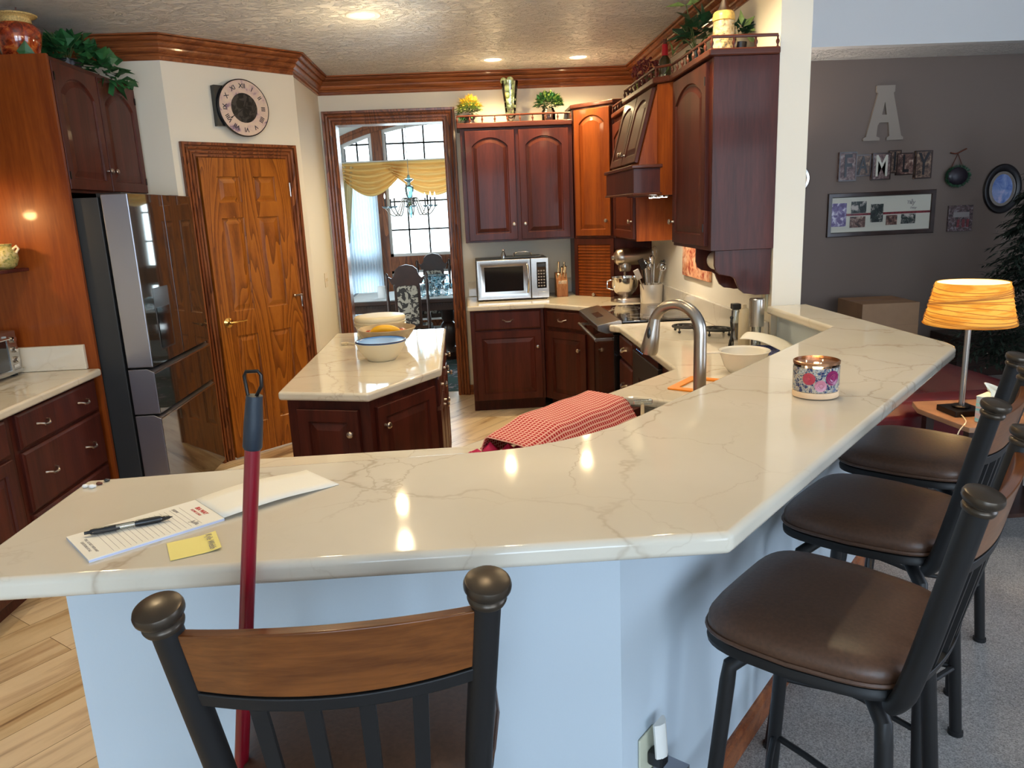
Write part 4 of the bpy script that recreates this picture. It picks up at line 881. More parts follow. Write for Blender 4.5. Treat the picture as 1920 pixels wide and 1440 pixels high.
# red checked towel draped over a rack
an = radians(46.2)
t = thing('dish_rack', 'dish rack hidden under the red checked towel', 'dish rack', (.170, 2.215, C), an)
mb = MB()
for y in (-.10, .10): mb.tube([(.15, y, .012), (.43, y, .012)], .004, 6); mb.tube([(.15, y*.7, .080), (.43, y*.7, .080)], .004, 6)
for k in range(5):
    x = .15+k*.07; mb.tube([(x, -.10, .012), (x, -.07, .080), (x, .07, .080), (x, .10, .012)], .0025, 6)
mb.build('wire_frame', 'dark_metal', t)
def drape(u, v):
    prof = [(.128, .006), (.118, .060), (.104, .100), (.094, .106), (.0, .104), (-.050, .100), (-.068, .090), (-.128, .005)]
    ln = [0]
    for i in range(7): ln.append(ln[-1]+sqrt((prof[i+1][0]-prof[i][0])**2+(prof[i+1][1]-prof[i][1])**2))
    q = v*ln[-1]; i = 0
    while i < 6 and q > ln[i+1]: i += 1
    k = (q-ln[i])/(ln[i+1]-ln[i]); y = prof[i][0]*(1-k)+prof[i+1][0]*k; z = prof[i][1]*(1-k)+prof[i+1][1]*k
    x = -.105+.545*u; kz = .70+.30*min(1, u/.3); z = z*kz+.004*(1-kz); y *= .9+.1*kz
    z += .0015*sin(u*19+v*4); y += .003*sin(u*11+2)*max(0, v-.6)*2
    return (x, y, max(.004, z))
mb = MB(); mb.grid(drape, 40, 42); o = mb.build('dish_towel', 'gingham', smooth=1, solid=.003)
uvl = o.data.uv_layers.new(name='UVMap')
for p in o.data.polygons:
    for li in p.loop_indices:
        vi = o.data.loops[li].vertex_index; uvl.data[li].uv = ((vi % 41)/40, (vi//41)/42)
tag(o, 'red and cream gingham dish towel draped over the rack by the sink', 'towel', loc=(.170, 2.215, C+.001)); o.rotation_euler = (0, 0, an)
mb = MB()
for k, (dx, dy, a, l_) in enumerate([(0, 0, 2.6, .13), (.02, .03, 1.9, .11), (.03, .0, 1.3, .10), (-.02, .02, 3.0, .12), (.05, .02, .7, .09)]):
    d = Vector((cos(a), sin(a), .30)); sd = Vector((-sin(a), cos(a), 0)); p = Vector((dx, dy, .004))
    mb.add([p-sd*.012, p+sd*.012, p+d*l_*.5+sd*.028+Vector((0, 0, .012)), p+d*l_*.55+Vector((0, 0, .035)), p+d*l_*.5-sd*.028+Vector((0, 0, .012)), p+d*l_+Vector((0, 0, -.01))], [(0, 1, 2, 3), (0, 3, 4), (3, 2, 5), (4, 3, 5)])
one(mb, 'cleaning_cloth', 'magenta_cloth', 'crumpled magenta cloth beside the checked towel', 'cloth', (.070, 2.130, C+.001), .35, solid=.003, smooth=1)
# orange silicone mat: a hollow square
mb = MB(); o1 = rrect(-.125, -.125, .125, .125, .012, 3); i1 = rrect(-.088, -.088, .088, .088, .01, 3)
mb.rings([Z_(o1, 0), Z_(o1, .006), Z_(i1, .006), Z_(i1, 0)], False, False); mb.rings([Z_(o1, 0), Z_(i1, 0)], False, False)
one(mb, 'trivet_mat', 'orange_silicone', 'orange square frame-shaped silicone mat behind the faucet', 'mat', (.965, 2.995, C+.001), radians(50), smooth=None)
# white bowl
t = thing('batter_bowl', 'white plastic bowl with a side lip, half hidden behind the bar', 'bowl', (1.20, 3.22, C))
MB().lathe([(.001, 0), (.062, 0), (.085, .03), (.100, .075), (.108, .095), (.113, .097), (.110, .100), (.098, .094), (.082, .035), (.058, .008), (.001, .006)], n=36).build('bowl', 'white_ceramic', t, smooth=1)
MB().prism([(-.105, -.022), (-.170, -.014), (-.178, 0), (-.170, .014), (-.105, .022)], .093, .099).build('side_lip', 'white_ceramic', t, bevel=.002)
# patterned bowl with napkin over it
t = thing('soup_bowl', 'shallow white bowl with blue patterned rim under the paper napkin', 'bowl', (1.375, 3.455, C+.004))
MB().lathe([(.001, 0), (.045, 0), (.062, .014), (.074, .030), (.072, .032), (.058, .016), (.001, .006)], n=28).build('lower_bowl', 'white_ceramic', t, smooth=1)
MB().lathe([(.074, .030), (.082, .046), (.084, .052), (.081, .052), (.072, .033)], n=28).build('patterned_rim', 'plate_blue_band', t, smooth=1)
mb = MB().grid(lambda u, v: (-.10+.26*u, -.06+.17*v, .092+.020*sin(pi*v)*(1-u)-.060*u*u+.006*sin(u*5)), 12, 12)
one(mb, 'paper_napkin', 'paper', 'folded cream paper napkin lying over the patterned bowl', 'napkin', (1.405, 3.505, C), -.75, smooth=1, solid=.002)
# stainless soap dispenser, bottles by the column
t = thing('soap_dispenser', 'cylindrical stainless dispenser with clear base by the column', 'dispenser', (1.425, 3.668, C))
MB().lathe([(.036, .13), (.0365, .128), (.0365, .262), (.033, .266), (.001, .267)], n=32).build('steel_sleeve', 'stainless', t, smooth=1)
MB().lathe([(.001, 0), (.034, 0), (.036, .004), (.032, .012), (.024, .03), (.024, .129), (.001, .129)], n=24).build('base', 'crystal', t, smooth=1)
t = thing('lotion_bottle', 'ivory plastic bottle left of the steel dispenser', 'bottle', (1.420, 3.82, C))
MB().lathe([(.001, 0), (.028, 0), (.030, .01), (.030, .17), (.020, .195), (.010, .20), (.010, .215), (.001, .216)], n=24, sy=.75).build('bottle', 'ivory', t, smooth=1)
t = thing('pepper_grinder', 'clear grinder with square black cap on the counter behind the dispenser', 'grinder', (1.445, 4.02, C))
MB().lathe([(.001, 0), (.022, 0), (.022, .155), (.019, .165), (.001, .166)], n=20).build('jar', 'crystal', t, smooth=1); MB().box(-.023, -.023, .166, .023, .023, .198).build('cap', 'black_plastic', t, bevel=.005); MB().lathe([(.001, .004), (.019, .004), (.019, .09), (.001, .092)], n=16).build('peppercorns', 'dark_wood', t)
# wrought iron trivet with rings and an upright side
t = thing('iron_trivet', 'black wrought iron trivet with scrolls and ball feet', 'trivet', (1.335, 4.27, C), radians(-50))
mb = MB()
for cx in (-.10, .10):
    for r in (.085, .055, .025): mb.tube([(cx+r*cos(k*pi/14), r*.9*sin(k*pi/14), .034) for k in range(28)], .0062, 6, True)
    for k in range(4): a = k*pi/4+.2; mb.tube([(cx+.085*cos(a), .0765*sin(a), .030), (cx-.085*cos(a), -.0765*sin(a), .030)], .003, 6)
mb.build('grate', 'iron_black', t, smooth=1)
for x, y in ((-.18, 0), (-.1, -.075), (-.1, .075), (.18, 0), (.1, -.075), (.1, .075)): mb = MB(); mb.tube([(x, y, .03), (x, y, .01)], .004, 6); mb.sphere((x, y, .009), .009, 8); mb.build('foot', 'iron_black', t, smooth=1)
t = thing('napkin_holder', 'black scrolled iron napkin holder standing near the bowl', 'napkin holder', (1.335, 3.77, C), radians(60))
mb = MB(); mb.tube([(-.05, 0, .004), (.05, 0, .004)], .005, 6); mb.tube([(0, 0, .004), (-.012, 0, .03), (0, 0, .06), (.016, 0, .085), (0, 0, .115), (-.012, 0, .14), (0, 0, .155)], .006, 8); mb.sphere((0, 0, .16), .010, 8); mb.tube([(-.05, 0, .004), (-.055, 0, .03), (-.03, 0, .05), (-.015, 0, .035)], .004, 6); mb.tube([(.05, 0, .004), (.055, 0, .03), (.03, 0, .05), (.015, 0, .035)], .004, 6); mb.box(-.04, -.03, 0, .04, .03, .004); mb.build('scroll', 'iron_black', t, smooth=1)
# wall art board
one(MB().box(1.500, 4.66, 1.15, 1.518, 5.255, 1.56), 'cutting_board', 'art_orange', 'orange and cream printed board hanging behind the paper towel holder', 'board', bevel=.003)
MB_ = MB()
t = thing('wall_outlet', 'beige outlet plate on the wall end above the bar notch', 'outlet', (1.515, 3.80, 1.14), -pi/2)
MB().box(-.036, -.003, -.058, .036, .004, .058).build('cover_plate', 'beige_plate', t, bevel=.002)
for z in (-.025, .025): MB().box(-.014, -.005, z-.014, .014, -.003, z+.014).build('socket', 'ivory', t, bevel=.001)
# microwave
t = thing('microwave_oven', 'stainless microwave oven with dark window on the back counter', 'microwave', (.072, 6.36, C+.008))
MB().box(0, .02, 0, .605, .39, .335).build('case', 'dark_metal', t, bevel=.004)
fr = MB(); Y = lambda pl, y: [(p[0], y, p[1]) for p in pl]
o1 = [(.003, .003), (.455, .003), (.455, .335), (.003, .335)]
fr.rings([Y(o1, .02), Y(o1, -.012), Y(inset(o1, .004), -.018), Y(inset(o1, .028), -.018), Y(inset(o1, .050), -.008)]); fr.build('door', 'stainless', t, bevel=.0015)
MB().box(.068, -.012, .070, .392, -.0065, .275).build('window', 'black_gloss', t)
MB().tube([(.425, -.018, .055), (.430, -.042, .075), (.432, -.046, .17), (.430, -.042, .265), (.425, -.018, .285)], .009, 10).build('handle', 'stainless', t, smooth=1)
MB().box(.458, -.016, .003, .605, .02, .335).build('control_panel', 'stainless', t, bevel=.003)
kp = MB().box(.505, -.0175, .085, .585, -.0155, .30).build('keypad', 'black_gloss', t); MB().box(.512, -.0182, .262, .578, -.0174, .290).build('display', 'fridge_dark', kp)
for r in range(6):
    for c in range(3): MB().box(.514+c*.022, -.0182, .098+r*.025, .528+c*.022, -.0174, .110+r*.025).build('key', 'ink_grey', kp)
MB().box(.512, -.021, .018, .590, -.015, .055).build('door_button', 'stainless', t, bevel=.003)
for x in (.05, .555):
    for y in (.05, .35): MB().lathe([(.014, -.008), (.014, .001)], (x, y, 0), 10).build('foot', 'rubber_dark', t)
t = thing('salt_shaker', 'clear glass shaker with ball stopper on top of the microwave', 'shaker', (.31, 6.44, C+.343))
MB().lathe([(.001, 0), (.020, 0), (.021, .03), (.013, .052), (.010, .058), (.001, .058)], n=18).build('glass', 'crystal', t, smooth=1); MB().sphere((0, 0, .069), .012, 12).build('stopper', 'chrome', t, smooth=1)
t = thing('serving_tray', 'black tray with chrome handle on top of the microwave', 'tray', (.47, 6.52, C+.343))
MB().box(-.16, -.10, 0, .16, .10, .014).build('tray', 'black_plastic', t, bevel=.005); MB().tube([(-.075, -.09, .012), (-.072, -.095, .040), (-.04, -.097, .052), (.04, -.097, .052), (.072, -.095, .040), (.075, -.09, .012)], .006, 8).build('handle', 'chrome', t, smooth=1)
# knife block
t = thing('knife_block', 'wooden knife block with steel-handled knives beside the microwave', 'knife block', (.80, 6.50, C), 0)
MB().prismX([(-.075, 0), (.075, 0), (.075, .20), (.015, .20), (-.060, .115), (-.075, .06)], -.048, .048).build('block', 'maple_block', t, bevel=.003)
for k in range(5):
    x = -.026+k*.0145; MB().tube([(x, -.040, .085), (x, -.075, .135)], .0052, 8).build('steak_knife', 'white_ceramic', t, smooth=1)
for x, l_, y in ((-.022, .12, .03), (.0, .075, -.01), (.026, .115, .03), (.030, .08, -.01), (-.036, .02, -.05)):
    MB().tube([(x, y, .165), (x+.004, y-.03, .175+l_)], .0085, 8, rs=[.007, .010]).build('knife_handle', 'chrome', t, smooth=1)
# stand mixer facing the left
t = thing('stand_mixer', 'silver-grey stand mixer with polished bowl on the back counter', 'mixer', (1.235, 5.93, C), radians(8))
mb = MB(); bs = rrect(-.11, -.10, .25, .10, .09, 8); mb.rings([Z_(bs, 0), Z_(bs, .02), Z_(inset(bs, .006), .030), Z_(inset(bs, .03), .034)]); mb.build('base', 'pewter', t, smooth=1)
mb = MB()
for z0 in (0,): mb.rings([Z_(rrect(.14-.0, -.05, .245, .05, .04, 6), .03), Z_(rrect(.15, -.042, .235, .042, .035, 6), .12), Z_(rrect(.13, -.045, .225, .045, .035, 6), .27)])
mb.build('column', 'pewter', t, smooth=1)
MB().lathe([(.012, -.085), (.040, -.080), (.060, -.060), (.066, -.02), (.066, .10), (.060, .18), (.045, .225), (.015, .235)], (.0, 0, .345), 24, 'x', ).build('motor_head', 'pewter', t, smooth=1)
MB().lathe([(.001, 0), (.042, 0), (.05, .02), (.05, .06), (.04, .08)], (-.0, 0, .235), 20).build('planetary', 'pewter', t, smooth=1)
mb = MB(); mb.tube([(0, 0, .24), (0, 0, .19)], .008, 8); mb.lathe([(.016, .0), (.020, .01), (.012, .02)], (-.105, 0, .345), 12, 'x'); mb.build('attachment_hub', 'chrome', t, smooth=1)
bw = MB().lathe([(.001, .036), (.045, .036), (.050, .044), (.082, .075), (.104, .12), (.108, .18), (.111, .19), (.107, .19), (.103, .12), (.08, .078), (.001, .05)], n=32).build('mixing_bowl', 'chrome', t, smooth=1)
MB().tube([(-.105, 0, .175), (-.145, 0, .165), (-.148, 0, .11), (-.098, 0, .095)], .006, 8).build('bowl_handle', 'chrome', bw, smooth=1)
# utensil crock
t = thing('utensil_crock', 'cream cylindrical utensil crock between the mixer and the range', 'crock', (1.40, 5.74, C))
MB().lathe([(.001, 0), (.078, 0), (.082, .006), (.088, .145), (.084, .145), (.078, .01), (.001, .01)], n=36).build('crock', 'crock_metal', t, smooth=1)
UT = [(-.06, -.03, -.09, -.10, .30, 'dark_metal', 'spatula'), (-.03, .02, -.05, .0, .30, 'chrome', 'ladle'), (.0, -.02, -.005, -.02, .33, 'chrome', 'spoon'), (.02, .02, .03, .02, .34, 'chrome', 'whisk'), (.04, -.03, .06, -.05, .27, 'chrome', 'masher'), (.05, .02, .10, .04, .29, 'chrome', 'ladle'), (-.05, -.05, -.115, -.06, .22, 'pewter', 'spatula'), (.0, .04, .01, .06, .28, 'chrome', 'spoon'), (.045, .0, .085, -.01, .27, 'chrome', 'ladle')]
nm = {'spatula': ['black nylon spatula leaning left in the crock', 'long grey-handled tool leaning far left out of the crock'], 'ladle': ['chrome ladle left of centre in the utensil crock', 'bright chrome ladle leaning right out of the crock', 'second chrome ladle leaning right out of the crock'], 'spoon': ['slim steel spoon standing straight in the crock', 'steel spoon at the back of the crock'], 'whisk': ['tall steel whisk in the crock'], 'masher': ['steel masher at the front right of the crock']}
for (x0, y0, x1, y1, h, mt, kd) in UT:
    lb = nm[kd].pop(0); u = thing(kd, lb, 'utensil', (1.40+x0*.6, 5.74+y0*.6, C+.012), 0, 'utensils in the crock'); tp = Vector((x1-x0*.6, y1-y0*.6, h-.014))
    MB().tube([(0, 0, 0), tp*.5, tp], .005, 8, rs=[.006, .0045, .005]).build('handle', mt, u, smooth=1)
    if kd == 'spatula': MB().box(-.022, -.003, -.03, .022, .003, .05).xf(Matrix.Translation(tp) @ Matrix.Rotation(-.4, 4, 'Y')).build('blade', mt, u, bevel=.003)
    elif kd == 'ladle': MB().lathe([(.001, -.02), (.02, -.014), (.030, .002), (.033, .014), (.030, .014), (.018, -.008), (.001, -.014)], n=18).xf(Matrix.Translation(tp) @ Matrix.Rotation(1.2, 4, 'X')).build('bowl', 'chrome', u, smooth=1)
    elif kd == 'spoon': MB().sphere((0, 0, 0), .022, 12, 1.6, 1, .35).xf(Matrix.Translation(tp)).build('bowl', 'chrome', u, smooth=1)
    elif kd == 'whisk':
        mb = MB()
        for k in range(5): a = k*pi/5; mb.tube([(.022*sin(q)*cos(a)*1.0, .022*sin(q)*sin(a), .09*(1-cos(q))/2) for q in [i*2*pi/20 for i in range(20)]], .0012, 4, True)
        mb.xf(Matrix.Translation(tp)); mb.build('wires', 'chrome', u, smooth=1)
    else: MB().tube([(-.03, 0, 0), (-.015, 0, .03), (0, 0, 0), (.015, 0, .03), (.03, 0, 0)], .004, 6).xf(Matrix.Translation(tp)).build('head', 'chrome', u, smooth=1)
# toaster oven and pot at the left
t = thing('toaster_oven', 'silver toaster oven with knobs at the left edge', 'toaster oven', (-2.36, 3.58, .915), pi/2)
MB().box(0, 0, .018, .46, .27, .235).build('case', 'stainless', t, bevel=.008); MB().box(.01, -.008, .04, .36, 0, .20).build('glass_door', 'black_gloss', t, bevel=.003)
MB().box(.0, -.010, .018, .46, .0, .036).build('lower_trim', 'stainless', t); MB().box(.355, -.012, .036, .372, 0, .215).build('door_stile', 'stainless', t); MB().tube([(.03, -.03, .205), (.34, -.03, .205)], .006, 8).build('handle', 'chrome', t, smooth=1)
for k in range(3): o = MB().lathe([(.016, 0), (.016, .004), (.013, .018), (.001, .019)], n=18, axis='y').build('knob', 'chrome', t, smooth=1); o.location = (.415, -.001, .19-k*.052)
MB().box(.392, -.004, .045, .438, 0, .062).build('button', 'chrome', t, bevel=.002)
for x in (.03, .43):
    for y in (.03, .24): MB().box(x-.015, y-.012, 0, x+.015, y+.012, .019).build('foot', 'rubber_dark', t)
one(MB().prism([(-2.64, 3.72), (-2.30, 3.80), (-2.262, 3.90), (-2.252, 4.078), (-2.64, 4.078)], 1.445, 1.463), 'wall_shelf', 'cherry', 'small rounded cherry shelf on the refrigerator side panel', 'shelf', bevel=.004)
t = thing('ceramic_pot', 'round yellow and green ceramic pot with handles on the cherry shelf', 'pot', (-2.315, 3.98, 1.464))
MB().lathe([(.001, 0), (.035, 0), (.055, .015), (.068, .05), (.066, .08), (.05, .105), (.044, .112), (.050, .122), (.046, .124), (.040, .112), (.001, .10)], n=32).build('body', 'pot_scene', t, smooth=1)
for s_ in (-1, 1): MB().tube([(s_*.055, 0, .098), (s_*.075, 0, .112), (s_*.082, 0, .098), (s_*.068, 0, .08)], .006, 8).build('handle', 'ivory', t, smooth=1)
# island things
t = thing('lidded_bowl', 'white bowl with translucent blue lid on the near island top', 'bowl', (-.478, 3.985, C))
MB().lathe([(.001, 0), (.070, 0), (.076, .004), (.100, .035), (.122, .070), (.130, .092), (.134, .094), (.134, .098), (.126, .098), (.118, .072), (.07, .01), (.001, .008)], n=44).build('bowl', 'cream_plastic', t, smooth=1)
ld = MB().lathe([(.001, .0975), (.118, .0985), (.124, .104), (.128, .104), (.134, .100)], n=44).build('lid', 'blue_lid', t, smooth=1)
MB().tube([(.129*cos(k*pi/24), .129*sin(k*pi/24), .1025) for k in range(48)], .0042, 8, True).build('rim', 'navy', ld, smooth=1)
t = thing('fruit_bowl', 'tan ceramic bowl of fruit in the middle of the island', 'bowl', (-.485, 4.38, C))
MB().lathe([(.001, 0), (.062, 0), (.070, .006), (.125, .05), (.160, .098), (.167, .110), (.165, .112), (.153, .098), (.118, .052), (.06, .014), (.001, .012)], n=44).build('bowl', 'bowl_tan', t, smooth=1)
F = [('mango', 'fruit_yellow', -.005, -.04, .062, 1.9, 'long yellow banana lying in the fruit bowl')]
mb = MB(); mb.tube(smooth_path([(-.085, -.075, .080), (-.05, -.085, .098), (0, -.09, .104), (.05, -.085, .096), (.085, -.07, .078)], 4), .02, 12, rs=[.004+.016*sin(pi*i/16)**.6 for i in range(17)]); one(mb, 'banana', 'fruit_yellow', 'long yellow banana lying across the fruit bowl', 'fruit', (-.485, 4.38, C+.018), smooth=1)
for i, (x, y, r, mt, lb) in enumerate([(-.095, -.035, .036, 'fruit_red', 'red apple at the left of the fruit bowl'), (.02, .03, .038, 'fruit_red', 'red apple behind the banana'), (.085, -.01, .036, 'fruit_red', 'red apple at the right of the fruit bowl'), (-.045, .05, .036, 'fruit_red', 'red apple at the back of the fruit bowl')]):
    one(MB().sphere((0, 0, 0), r, 16, .9), 'apple', mt, lb, 'fruit', (-.485+x, 4.38+y, C+.075+(.01 if i == 1 else .0)), group='apples in the bowl', smooth=1)
t = thing('stacked_container', 'round cream ribbed food container with pale lid at the far end of the island', 'container', (-.565, 4.76, C))
MB().lathe([(.001, 0), (.120, 0), (.130, .01), (.150, .06), (.155, .075), (.160, .077), (.160, .083), (.155, .085), (.156, .094), (.161, .096), (.161, .102), (.156, .104), (.155, .108), (.001, .108)], n=44).build('tub', 'cream_plastic', t, smooth=1)
MB().lathe([(.001, .1085), (.158, .1085), (.160, .112), (.158, .128), (.150, .136), (.130, .139), (.001, .138)], n=44).build('lid', 'cream_plastic', t, smooth=1)
mb = MB(); mb.lathe([(.001, 0), (.016, 0), (.022, .014), (.020, .014), (.014, .003), (.001, .003)], n=18); mb.tube([(.02, 0, .012), (.06, 0, .010), (.075, 0, .007)], .004, 6)
one(mb, 'measuring_scoop', 'ivory', 'small pale measuring scoop left of the bowls on the island', 'scoop', (-.755, 4.51, C+.001), -.5, smooth=1)
# ------------------------------------------------------------------ decor on walls and cabinet tops
rnd = random.Random(11)
def foliage(n, c, rx, ry, rz, l, w, dome=True, up=.5, hang=0):
    mb = MB()
    for i in range(n):
        th = rnd.uniform(0, 2*pi); ph = rnd.uniform(-.15 if not hang else -.9, 1) ; rr = rnd.uniform(.55, 1)
        s_ = sqrt(max(0, 1-min(1, abs(ph))**2)); d = Vector((cos(th)*s_, sin(th)*s_, ph))
        p = Vector((c[0]+d.x*rx*rr, c[1]+d.y*ry*rr, c[2]+d.z*rz*rr)); dd = d+Vector((rnd.uniform(-.6, .6), rnd.uniform(-.6, .6), rnd.uniform(-.3, .6)*up))
        k = rnd.uniform(.7, 1.25); mb.leaf(p, dd, (rnd.uniform(-.4, .4), rnd.uniform(-.4, .4), 1), l*k, w*k)
    return mb
def stems(n, c, r, h, mat='stem_green'):
    mb = MB()
    for i in range(n):
        a = rnd.uniform(0, 2*pi); q = rnd.uniform(.2, .9)*r; mb.tube([c, (c[0]+q*.4*cos(a), c[1]+q*.4*sin(a), c[2]+h*.5), (c[0]+q*cos(a), c[1]+q*sin(a), c[2]+h*rnd.uniform(.7, 1))], .0022, 5)
    return mb
# wall clock
t = thing('wall_clock', 'round clock with rose-toned numeral ring and black centre above the pantry door', 'clock', (PA[0]+.50*cos(PZ), PA[1]+.50*sin(PZ), 2.384), PZ)
MB().box(-.19, -.045, -.12, .075, -.001, .135).build('mount', 'black_plastic', t, bevel=.002)
MB().lathe([(.001, .045), (.176, .045), (.184, .050), (.184, .066), (.180, .070), (.176, .066), (.001, .066)], n=56, axis='y').build('case', 'frame_black', t, smooth=1)
MB().lathe([(.095, .0665), (.095, .0680), (.177, .0680), (.177, .0665)], n=56, axis='y').build('dial', 'clock_dial', t)
MB().lathe([(.001, .0665), (.001, .0675), (.097, .0675), (.097, .0665)], n=48, axis='y').build('centre', 'clock_centre', t)
for k, s_ in enumerate(['XII', 'I', 'II', 'III', 'IIII', 'V', 'VI', 'VII', 'VIII', 'IX', 'X', 'XI']):
    a = pi/2-k*pi/6; o = text_mesh(s_, .040, 'numeral', 'ink_black', t, .0004, bold=.0008); o.location = (.138*cos(a), -.0686, .138*sin(a)); o.rotation_euler = (radians(90), 0, 0); o.rotation_euler = Matrix.Rotation(pi/2, 3, 'X').to_euler(); o.matrix_basis = Matrix.Translation((.138*cos(a), -.0686, .138*sin(a))) @ Matrix.Rotation(pi/2, 4, 'X') @ Matrix.Rotation(a-pi/2, 4, 'Z')
for a, l_, nm_ in ((radians(66), .075, 'hour_hand'), (radians(213), .135, 'minute_hand')):
    mb = MB(); mb.prismY([(-.003, -.01), (.003, -.01), (.0022, l_*.8), (.005, l_*.86), (0, l_), (-.005, l_*.86), (-.0022, l_*.8)], -.0705, -.0695); mb.xf(Matrix.Rotation(pi/2-a, 4, 'Y')); mb.build(nm_, 'frame_black', t)
t = thing('light_switch', 'ivory double light switch on the narrow wall beside the doorway', 'light switch', (-1.169, 6.36, 1.145), pi/2)
MB().box(-.055, -.005, -.058, .055, 0, .058).build('cover_plate', 'ivory', t, bevel=.002)
for x in (-.022, .022): MB().box(x-.005, -.012, -.010, x+.005, -.004, .012).build('toggle', 'ivory', t)
# left cabinet top
t = thing('ceramic_vase', 'amber-red glazed vase with rough gold collar on top of the refrigerator cabinet', 'vase', (-2.235, 4.335, 2.49))
MB().lathe([(.001, 0), (.070, 0), (.078, .01), (.098, .09), (.108, .14), (.102, .168), (.080, .188)], n=40).build('body', 'amber_vase', t, smooth=1)
MB().lathe([(.082, .184), (.072, .192), (.068, .214), (.074, .220), (.098, .226), (.101, .231), (.092, .235), (.060, .226), (.058, .19)], n=40).build('collar', 'vase_gold', t, smooth=1)
mb = MB(); mb.tube([(0, 0, .2), (.005, 0, .24), (.012, .0, .27)], .003, 6); mb.build('twig', 'book_brown', t)
t = thing('ivy_plant', 'trailing green ivy on the refrigerator cabinet to the right of the amber vase', 'plant', (-2.20, 4.74, 2.49))
MB().lathe([(.001, 0), (.06, 0), (.075, .09), (.07, .09), (.001, .085)], n=20).build('pot', 'pot_dark', t, smooth=1)
mb = foliage(120, (.02, 0, .075), .16, .17, .13, .075, .070, up=.3); mb2 = foliage(75, (.16, .08, .02), .08, .24, .10, .080, .072, hang=1, up=-.6); mb.add(mb2.v, mb2.f)
o = mb.build('leaves', 'green_leaf', t); stems(12, (0, 0, .06), .2, .18).build('vine', 'stem_green', t)
one(MB().sphere((0, 0, .026), .028, 14, 1.0), 'artificial_fruit', 'light_leaf', 'bright green ball at the left edge beside the amber vase', 'ornament', (-2.33, 4.19, 2.49), smooth=1)
mb = MB(); mb.leaf((0, 0, 0), (.3, -.2, 1), (1, -1, .2), .09, .085); one(mb, 'ivy_leaf', 'green_leaf', 'single ivy leaf in front of the amber vase', 'leaf', (-2.17, 4.235, 2.491))
# back cabinet top
t = thing('flower_pot', 'yellow flowering bush in a dark pot at the left end of the back cabinet', 'plant', (.085, 6.60, 2.342))
MB().lathe([(.001, 0), (.045, 0), (.050, .01), (.038, .035), (.050, .05), (.055, .075), (.05, .075), (.001, .07)], n=20).build('pot', 'pot_dark', t, smooth=1)
foliage(260, (0, 0, .115), .085, .08, .055, .045, .024).build('leaves', 'light_leaf', t); foliage(190, (.01, -.01, .145), .082, .08, .062, .045, .018).build('petals', 'yellow_leaf', t)
foliage(60, (-.02, 0, .09), .09, .08, .04, .04, .022, hang=1).build('lower_leaves', 'green_leaf', t)
t = thing('glass_vase', 'tall flared glass vase full of green balls on the back cabinet', 'vase', (.43, 6.60, 2.342))
MB().lathe([(.001, 0), (.045, .002), (.038, .012), (.022, .022), (.030, .035), (.042, .06), (.050, .16), (.072, .33), (.069, .33), (.047, .16), (.038, .06), (.02, .04), (.001, .036)], n=32).build('glass', 'clear_glass', t, smooth=1)
bl = [(-.02, -.01, .075, .022), (.022, .0, .085, .021), (-.018, -.01, .125, .024), (.024, -.012, .132, .022), (-.024, -.01, .172, .024), (.022, -.014, .186, .026), (-.026, .0, .224, .026), (.026, -.016, .240, .027), (-.020, -.02, .276, .027), (.038, -.008, .290, .025), (-.048, -.006, .332, .028), (.004, -.022, .335, .029), (.034, .03, .318, .024), (-.01, .03, .30, .026), (0, .025, .25, .024), (0, .02, .2, .022), (0, .02, .15, .02)]
for i, (x, y, z, r) in enumerate(bl):
    one(MB().sphere((0, 0, 0), r, 14), 'decor_ball', 'green_ball', 'mottled green decorative ball in the tall glass vase', 'ornament', (.43+x, 6.60+y, 2.342+z), group='green balls in the vase', smooth=1)
t = thing('potted_plant', 'bushy green plant in a clear glass jar at the right of the back cabinet', 'plant', (.745, 6.60, 2.342))
MB().lathe([(.001, 0), (.05, 0), (.056, .008), (.056, .085), (.045, .10), (.047, .106), (.043, .106), (.05, .085), (.05, .01), (.001, .006)], n=28).build('jar', 'clear_glass', t, smooth=1); MB().lathe([(.001, .008), (.048, .008), (.050, .055), (.001, .058)], n=24).build('pebbles', 'book_brown', t, smooth=1)
foliage(620, (0, 0, .135), .105, .095, .085, .036, .020).build('leaves', 'green_leaf', t); foliage(220, (.01, -.01, .145), .105, .095, .085, .034, .018).build('bright_leaves', 'light_leaf', t)
# right cabinet run
t = thing('beer_stein', 'tall ornate ceramic beer stein with conical pewter lid on the corner of the end cabinet', 'stein', (1.330, 3.965, 2.337))
MB().lathe([(.001, 0), (.060, 0), (.062, .006), (.057, .014), (.060, .022), (.056, .032), (.0535, .045), (.0505, .155), (.0525, .160), (.0505, .167), (.001, .168)], n=40).build('body', 'stein_ceramic', t, smooth=1)
MB().lathe([(.0605, .004), (.0628, .006), (.058, .015), (.061, .022), (.057, .031), (.0565, .014)], n=40).build('gold_foot', 'stein_gold', t, smooth=1)
MB().lathe([(.050, .1685), (.054, .172), (.053, .182), (.0535, .190), (.051, .205), (.046, .212), (.001, .212)], n=40).build('lid_band', 'stein_gold', t, smooth=1)
MB().lathe([(.046, .212), (.030, .222), (.022, .235), (.014, .258), (.008, .275), (.010, .280), (.001, .290)], n=28).build('lid', 'pewter', t, smooth=1)
MB().tube([(.045, .025, .15), (.075, .045, .15), (.085, .05, .11), (.075, .045, .06), (.048, .028, .05)], .008, 8).build('handle', 'stein_ceramic', t, smooth=1)
t = thing('potted_vine', 'leafy philodendron in a green glass pot left of the beer stein', 'plant', (1.37, 4.57, 2.337))
MB().lathe([(.001, 0), (.050, 0), (.053, .01), (.053, .15), (.049, .15), (.001, .14)], n=24).build('pot', 'pot_green', t, smooth=1)
stems(9, (0, 0, .14), .16, .14).build('stem', 'stem_green', t)
